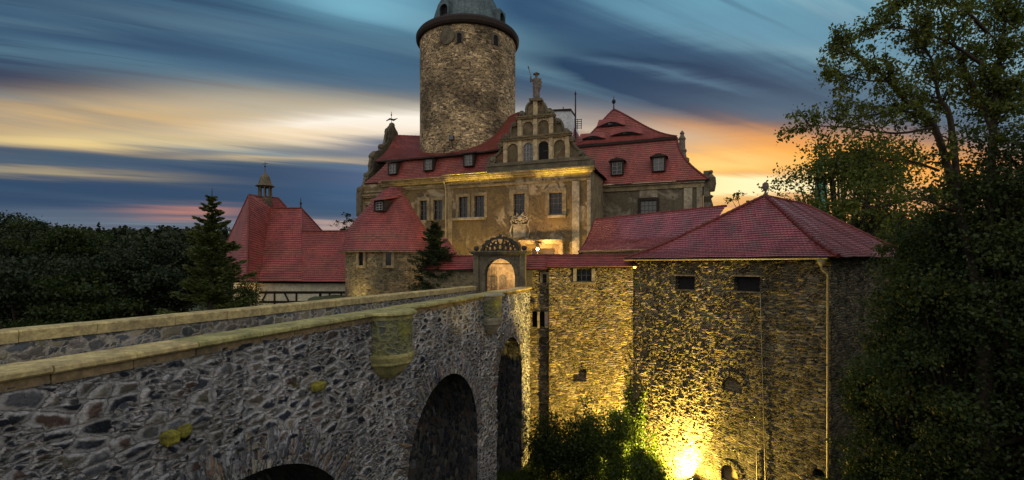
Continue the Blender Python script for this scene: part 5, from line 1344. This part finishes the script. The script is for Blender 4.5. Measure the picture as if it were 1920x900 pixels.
# moat shrubs and ivy
for px, Y, yt, w, n, sd, mat_, lab in ((1035,30.6,770,3.6,9000,61,'leaf_dark','dark shrub in the moat next to the last bridge pier'),(1085,29.6,790,3.6,9000,62,'leaf_dark','low dark shrub in the middle of the moat shrubs'),
        (1112,29.6,760,2.4,7000,63,'leaf_bush','green shrub against the brightly lit wall'),(1160,29.0,752,2.3,9000,64,'leaf_bush','tallest shrub in the floodlit wall corner'),(1212,28.2,812,2.4,8000,65,'leaf_bush','bright green shrub nearest the floodlight')):
    p = P(px, 495, Y); gz = ground_h(p.x, p.y); bush('shrub', lab, (p.x,p.y,gz), w, (HY-yt)*Y/F-gz, n, .16, mat_, sd, group='shrubs in the moat', stems=11)
iv = empty('ivy', W2-f*.2-g*.3+V((0,0,-14)), 'climbing ivy on the corner between floodlit wall and moat tower', 'ivy')
mb = MB(); C = []
for k in range(12):
    s_ = random.uniform(-.5, .7); zz = -14; pts = []
    top = random.uniform(-11., -7.2)
    while zz < top: pts.append(TF.pt(s_, zz, .07)); zz += .45; s_ += random.gauss(0, .09)
    mb.tube(pts, .018, 4, cap=False)
    for p in pts:
        for _ in range(int(26*(1-(p.z+14)/9)+9)): C.append(p-g*abs(random.gauss(.12,.12))+f*random.gauss(0,.16)+V((0,0,random.gauss(0,.2))))
mb.build('stems', 'bark', iv); make_leaves('foliage', np.array([list(c) for c in C]), .17, 'leaf_bush', iv, .75)
# grass
C = []; U = []; gg = np.random.default_rng(8)
for _ in range(26000):
    x = gg.uniform(-1, 17); y = gg.uniform(19, 33.2)
    if (V((x,y,0))-W1).dot(-g) < .1: continue
    C.append((x, y, ground_h(x, y)+.16+.12*math.sin(x*1.3+y*.7)*math.cos(y*1.1))); U.append((gg.normal()*.3, gg.normal()*.3, 1))
gs = make_leaves('grass', np.array(C), .55, 'grass', None, .12, np.array(U), .85); tag(gs, 'rough grass on the moat floor', 'grass', kind='stuff')
# flower tub just inside the gate
ft = empty('flower_tub', P(947, 548, 36.4), 'stone tub with reddish flowers standing just inside the gateway', 'planter')
c_ = P(947, 561, 36.4); MB().lathe(c_, [(.3,-.1),(.42,.3),(.48,.34),(.48,.42),(.1,.42)], 14).build('tub', 'trim_dark', ft)
make_leaves('flowers', np.array(c_)+np.array([0,0,.55])+rng.normal(size=(500,3))*np.array([.28,.2,.13]), .1, 'flower', ft, .8)
# courtyard building seen through the arch
cy = empty('courtyard_wall', P(935,560,41), 'warm lit plaster wall with two dark arches seen through the gateway', 'wall')
cp = Pl(P(880,0,41.5)[:2], P(985,0,40.5)[:2]); wall(cp, 0, cp.len, -3.3, .9, [], .5).build('wall', 'trim', cy)
mb = MB()
for x in (926, 943): s_ = cp.hit(x, 530)[0]; mb.prism(cp, arch_poly(s_-.32, -3.2, s_+.32, cp.hit(x,514)[1]), 0, .03)
mb.build('blind_arch', 'trim_dark', cy)
mb = MB(); mb.face([B(27.5,.2,-2.74), B(42,-2,-2.9), B(42,8,-2.9), B(27.5,4.8,-2.74)]); cyd = mb.build('courtyard_paving', 'cobble'); tag(cyd, 'cobbled castle courtyard behind the gate', 'paving', kind='structure')

# ------------------------------------------------------------------ lamps
def light(name, typ, loc, energy, col, target=None, **kw):
    l = bpy.data.lights.new(name, typ); l.energy = energy; l.color = col
    for k, v in kw.items(): setattr(l, k, v)
    o = bpy.data.objects.new(name, l); COL.objects.link(o); o.location = loc
    if target is not None: o.rotation_euler = (V(target)-V(loc)).to_track_quat('-Z', 'Y').to_euler()
    return o
YEL = (1., .68, .13)
def floodlight(loc, aim, label, e, col=YEL, size=2.5, blend=.9, lens='lamp2'):
    loc = V(loc); d = (V(aim)-loc).normalized(); sd = d.cross(V((0,0,1))).normalized(); up_ = sd.cross(d)
    fl = empty('floodlight', loc-V((0,0,.4)), label, 'floodlight')
    mb = MB(); mb.box(loc-d*.08, sd*.22, d*.07, up_*.17); mb.tube([loc-d*.1-V((0,0,.1)), loc-d*.1-V((0,0,.55))], .03, 5); mb.build('housing', 'iron', fl)
    MB().box(loc-d*.0, sd*.19, d*.01, up_*.14).build('lens', lens, fl)
    light('floodlight_beam', 'SPOT', loc+d*.08, e, col, aim, spot_size=size, spot_blend=blend, shadow_soft_size=.12)
s_ = TF.hit(1302, 893)[0]
a = TF.pt(s_, -13.3, .5); floodlight(a, V1.pt(V1.len-1.2, -8.2, .0), 'blazing floodlight at the foot of the moat tower wall', 23000, size=2.75, blend=.6)
light('floodlight_spill', 'SPOT', a+V((0,0,.05))-g*.5, 4600, YEL, TF.pt(s_+3.2, -10.2, .1), spot_size=2.4, spot_blend=1., shadow_soft_size=.12)
# lamp behind the gate
lp = P(1008, 467, 50.2); la = empty('courtyard_lamp', V((lp.x, lp.y, -3.)), 'bright warm lantern on a post before the palace door', 'street lamp')
mb = MB(); mb.tube([V((lp.x,lp.y,-2.8)), V((lp.x,lp.y,lp.z-.3))], .06, 8); mb.lathe(lp, [(.05,-.3),(.2,-.24),(.2,-.2)], 8); mb.lathe(lp, [(.3,.26),(.16,.42),(.03,.55)], 8); mb.build('post', 'iron', la)
mb = MB(); mb.ball(lp, .13, 10); mb.build('lit_globe', 'lamp', la)
light('courtyard_lamp_light', 'POINT', lp-V((0,.5,0)), 1900, (1., .60, .22), shadow_soft_size=.2)
light('passage_light', 'POINT', P(938, 500, 38.8), 750, (1., .62, .28), shadow_soft_size=.3)
for s_, e in ((6., 500), (12.5, 1700), (16.5, 1700), (20, 900), (24, 1000), (27.8, 1100)):
    light('facade_uplight', 'SPOT', FP.pt(s_, -2.6, 1.5), e, (1., .66, .14), FP.pt(s_, 9.5, .4), spot_size=1.5, spot_blend=1., shadow_soft_size=.1)
for s0_, s1_, e, o_ in ((sx(842), sx(958), 120, .62), (sx(1008), sx(1106), 150, .62), (sx(735), sx(832), 12, .1)):
    q_ = FP.pt((s0_+s1_)/2, 9.25, o_+.12); l = light('cornice_strip_light', 'AREA', q_, e, (1., .72, .12), q_+V((0,0,1))-FP.n*.12, shape='RECTANGLE', size=s1_-s0_, size_y=.06)
    xa = FP.d; za = -(V((0,0,1))-FP.n*.12).normalized(); ya = za.cross(xa).normalized(); l.rotation_euler = Matrix((xa, ya, za)).transposed().to_euler()
    mb = MB(); mb.box(q_-V((0,0,.09)), FP.d*(s1_-s0_)/2, FP.n*.06, V((0,0,.05))); sl = mb.build('strip_light_housing', 'trim', pal)
light('bastion_uplight', 'SPOT', P(650, 590, 39), 600, (1., .72, .28), P(662, 500, 41), spot_size=1.6, spot_blend=1., shadow_soft_size=.1)
light('timbered_wing_lamp', 'POINT', P(446, 545, 47.2), 60, (1., .62, .2), shadow_soft_size=.1)
light('bridge_end_uplight', 'SPOT', B(25.5, -5.5, -12.5), 2500, YEL, B(27.2, 0, -4), spot_size=1.1, spot_blend=1., shadow_soft_size=.15)

# ------------------------------------------------------------------ sky
world = bpy.data.worlds.new('World'); scene.world = world; world.use_nodes = True
nt = NT(world.node_tree); bg = nt.n['Background']; wout = nt.n['World Output']
SUN_AZ, SUN_EL = math.atan((1380-CX)/F), math.radians(3.5)
sky = nt.new('ShaderNodeTexSky', sky_type='NISHITA', sun_disc=False); sky.sun_elevation = SUN_EL; sky.sun_rotation = SUN_AZ
nt.l.new(sky.outputs[0], bg.inputs[0]); bg.inputs[1].default_value = .006
dirv = nt.new('ShaderNodeTexCoord').outputs['Generated']
x, y, z = nt.sep(dirv); zp = nt.m('MAXIMUM', z, 0.)
az = nt.m('ARCTAN2', x, y); T = nt.m('DIVIDE', z, nt.m('SQRT', nt.m('ADD', nt.m('MULTIPLY', x, x), nt.m('MULTIPLY', y, y))))
# wind-drawn cloud streaks on a high flat layer
inv = nt.m('DIVIDE', 1., nt.m('ADD', zp, .11)); cxp = nt.m('MULTIPLY', x, inv); cyp = nt.m('MULTIPLY', y, inv)
along_ = nt.m('ADD', nt.m('MULTIPLY', cxp, .889), nt.m('MULTIPLY', cyp, .458)); perp = nt.m('SUBTRACT', nt.m('MULTIPLY', cyp, .889), nt.m('MULTIPLY', cxp, .458))
st1 = nt.noise(nt.comb(nt.m('MULTIPLY', along_, .16), nt.m('MULTIPLY', perp, .95), 3.), 1., 5, .55, .15).outputs[0]
st2 = nt.noise(nt.comb(nt.m('MULTIPLY', along_, .22), nt.m('MULTIPLY', perp, 3.6), 9.), 1., 6, .6, .1).outputs[0]
st3 = nt.noise(nt.comb(nt.m('MULTIPLY', along_, .10), nt.m('MULTIPLY', perp, .55), 5.), 1., 3, .5).outputs[0]
lay = nt.noise(nt.comb(nt.m('MULTIPLY', az, 1.2), nt.m('MULTIPLY', nt.m('ADD', T, nt.m('MULTIPLY', az, .03)), 21.), 2.), 1., 5, .6, .2).outputs[0]
yc = nt.m('MAXIMUM', y, .1); XR = nt.m('DIVIDE', x, yc); ZR = nt.m('DIVIDE', z, yc)
Tw = nt.m('ADD', ZR, nt.m('MULTIPLY', nt.m('SUBTRACT', st2, .5), .055)); Tw = nt.m('ADD', Tw, nt.m('MULTIPLY', nt.m('SUBTRACT', lay, .5), .05))
def gauss(px, py, hw, hh, rot=0., p=2.):
    da = nt.m('SUBTRACT', nt.m('MULTIPLY', XR, F), px-CX); dt = nt.m('SUBTRACT', HY-py, nt.m('MULTIPLY', Tw, F))
    c_, s_ = math.cos(rot), math.sin(rot)
    uu = nt.m('DIVIDE', nt.m('ADD', nt.m('MULTIPLY', da, c_), nt.m('MULTIPLY', dt, s_)), hw); w_ = nt.m('DIVIDE', nt.m('SUBTRACT', nt.m('MULTIPLY', dt, c_), nt.m('MULTIPLY', da, s_)), hh)
    return nt.m('EXPONENT', nt.m('MULTIPLY', nt.m('ADD', nt.m('MULTIPLY', uu, uu), nt.m('MULTIPLY', w_, w_)), -1.))
c = nt.ramp(T, [(0., srgb(120,110,112)), (.08, srgb(92,108,128)), (.2, srgb(100,125,142)), (.34, srgb(88,126,146)), (.5, srgb(104,160,182)), (.8, srgb(92,132,160))])
c = nt.mix(nt.m('MULTIPLY', nt.rmap(st2, .5, .64), .6), c, srgb(146,182,194))
c = nt.mix(nt.m('MULTIPLY', nt.rmap(st1, .45, .58), .85), c, srgb(48,76,106))
c = nt.mix(nt.m('MULTIPLY', nt.rmap(st2, .47, .38), .6), c, srgb(38,62,94))
def add(px, py, hw, hh, col, k, rot=0., mod=None):
    global c
    gq = gauss(px, py, hw, hh, rot)
    if mod is not None: gq = nt.m('MULTIPLY', gq, mod)
    c = nt.mix(nt.m('MULTIPLY', gq, k, clamp=True), c, srgb(*col))
mL = nt.rmap(lay, .34, .6, .55, 1.15); mS = nt.rmap(st2, .35, .62, .6, 1.2)
add(40, 150, 360, 40, (34,56,88), 1.1, .10); add(420, 60, 360, 26, (118,154,170), .6, .15, mS); add(680, 8, 170, 46, (120,178,200), .8, .15, mS); add(230, 80, 420, 20, (48,74,104), .9, .12)
add(520, 140, 300, 20, (62,96,124), .8, .14); add(640, 110, 220, 30, (66,106,136), .6, .17)
add(340, 226, 560, 50, (204,172,124), 1.15, .02, mL); add(180, 262, 380, 15, (234,206,142), .9, .02, mL); add(560, 205, 300, 30, (190,180,158), .8, .06, mS)
add(740, 236, 240, 24, (255,246,232), 1.7, -.03, mL); add(560, 250, 200, 16, (244,214,166), .7, 0.)
add(330, 350, 640, 44, (44,70,102), 1.6, .01, mL); add(760, 275, 150, 17, (88,108,136), 1., -.02); add(90, 322, 240, 10, (176,158,122), .8, .05); add(560, 301, 300, 6, (224,196,146), .8, .02, mS); add(300, 303, 420, 8, (70,92,112), .8, .02)
add(330, 399, 120, 10, (196,128,110), 1., .0); add(620, 424, 130, 9, (190,160,150), .8); add(120, 405, 220, 16, (84,100,122), .9)
add(700, 345, 140, 52, (56,96,136), .7)
add(1150, 62, 260, 44, (104,150,172), .7, .25, mS); add(1010, 20, 150, 60, (34,66,104), 1.1, .3); add(1060, 100, 190, 24, (124,170,184), .8, .26, mS)
add(1130, 150, 280, 22, (132,172,184), .8, .18, mS); add(1420, 60, 330, 56, (104,154,178), .8, .12, mS); add(1560, 110, 300, 20, (130,168,180), .6, .14, mS); add(1250, 92, 260, 34, (44,78,112), .9, .22)
add(1300, 172, 330, 52, (28,60,92), 1.8, .24); add(1500, 214, 220, 26, (66,98,124), .9, .10); add(1250, 140, 200, 9, (96,132,156), .5, .22, mS)
add(1480, 262, 300, 24, (204,142,96), 1., .08, mL); add(1480, 318, 440, 50, (252,168,66), 1.5, .03, mL); add(1350, 298, 160, 15, (246,206,122), .8, .02, mL); add(1360, 322, 220, 6, (206,150,84), .7, .0, mS); add(1370, 350, 200, 20, (255,242,190), 1.7, -.03); add(1380, 382, 200, 12, (240,184,80), .9, .0, mL)
add(1620, 400, 300, 28, (232,154,92), 1.0); add(1210, 250, 150, 18, (200,184,164), .75, .12, mL); add(1300, 335, 60, 50, (255,216,126), .5)
rear = nt.rmap(y, .25, -.35); c = nt.mix(nt.m('MULTIPLY', nt.m('MULTIPLY', rear, .9), nt.rmap(z, -.05, .45, .95, 1.2)), c, (1.04, .98, .92, 1))
below = nt.rmap(z, -.02, -.12); c = nt.mix(below, c, (.02,.022,.02,1))
bg2 = nt.new('ShaderNodeBackground'); nt.l.new(c, bg2.inputs[0]); bg2.inputs[1].default_value = 1.0
ad = nt.new('ShaderNodeAddShader'); nt.l.new(bg.outputs[0], ad.inputs[0]); nt.l.new(bg2.outputs[0], ad.inputs[1]); nt.l.new(ad.outputs[0], wout.inputs[0])

sd = V((math.sin(SUN_AZ)*math.cos(SUN_EL), math.cos(SUN_AZ)*math.cos(SUN_EL), math.sin(SUN_EL)))
light('sun', 'SUN', (0,0,60), .5, (1., .68, .42), V((0,0,60))-sd, angle=math.radians(12))

# ------------------------------------------------------------------ camera
cd = bpy.data.cameras.new('camera'); cam = bpy.data.objects.new('camera', cd); COL.objects.link(cam)
cam.location = (0,0,0); cam.rotation_euler = (PI/2, 0, 0); cd.sensor_width = 36; cd.lens = F/1920*36; cd.shift_y = (HY-450)/1920
cd.clip_end = 5000; cd.clip_start = .05; scene.camera = cam
scene.view_settings.view_transform = 'Standard'; scene.view_settings.look = 'None'; scene.view_settings.exposure = 0; scene.view_settings.gamma = 1
scene.cycles.use_denoising = True
scene.cycles.max_bounces = 5
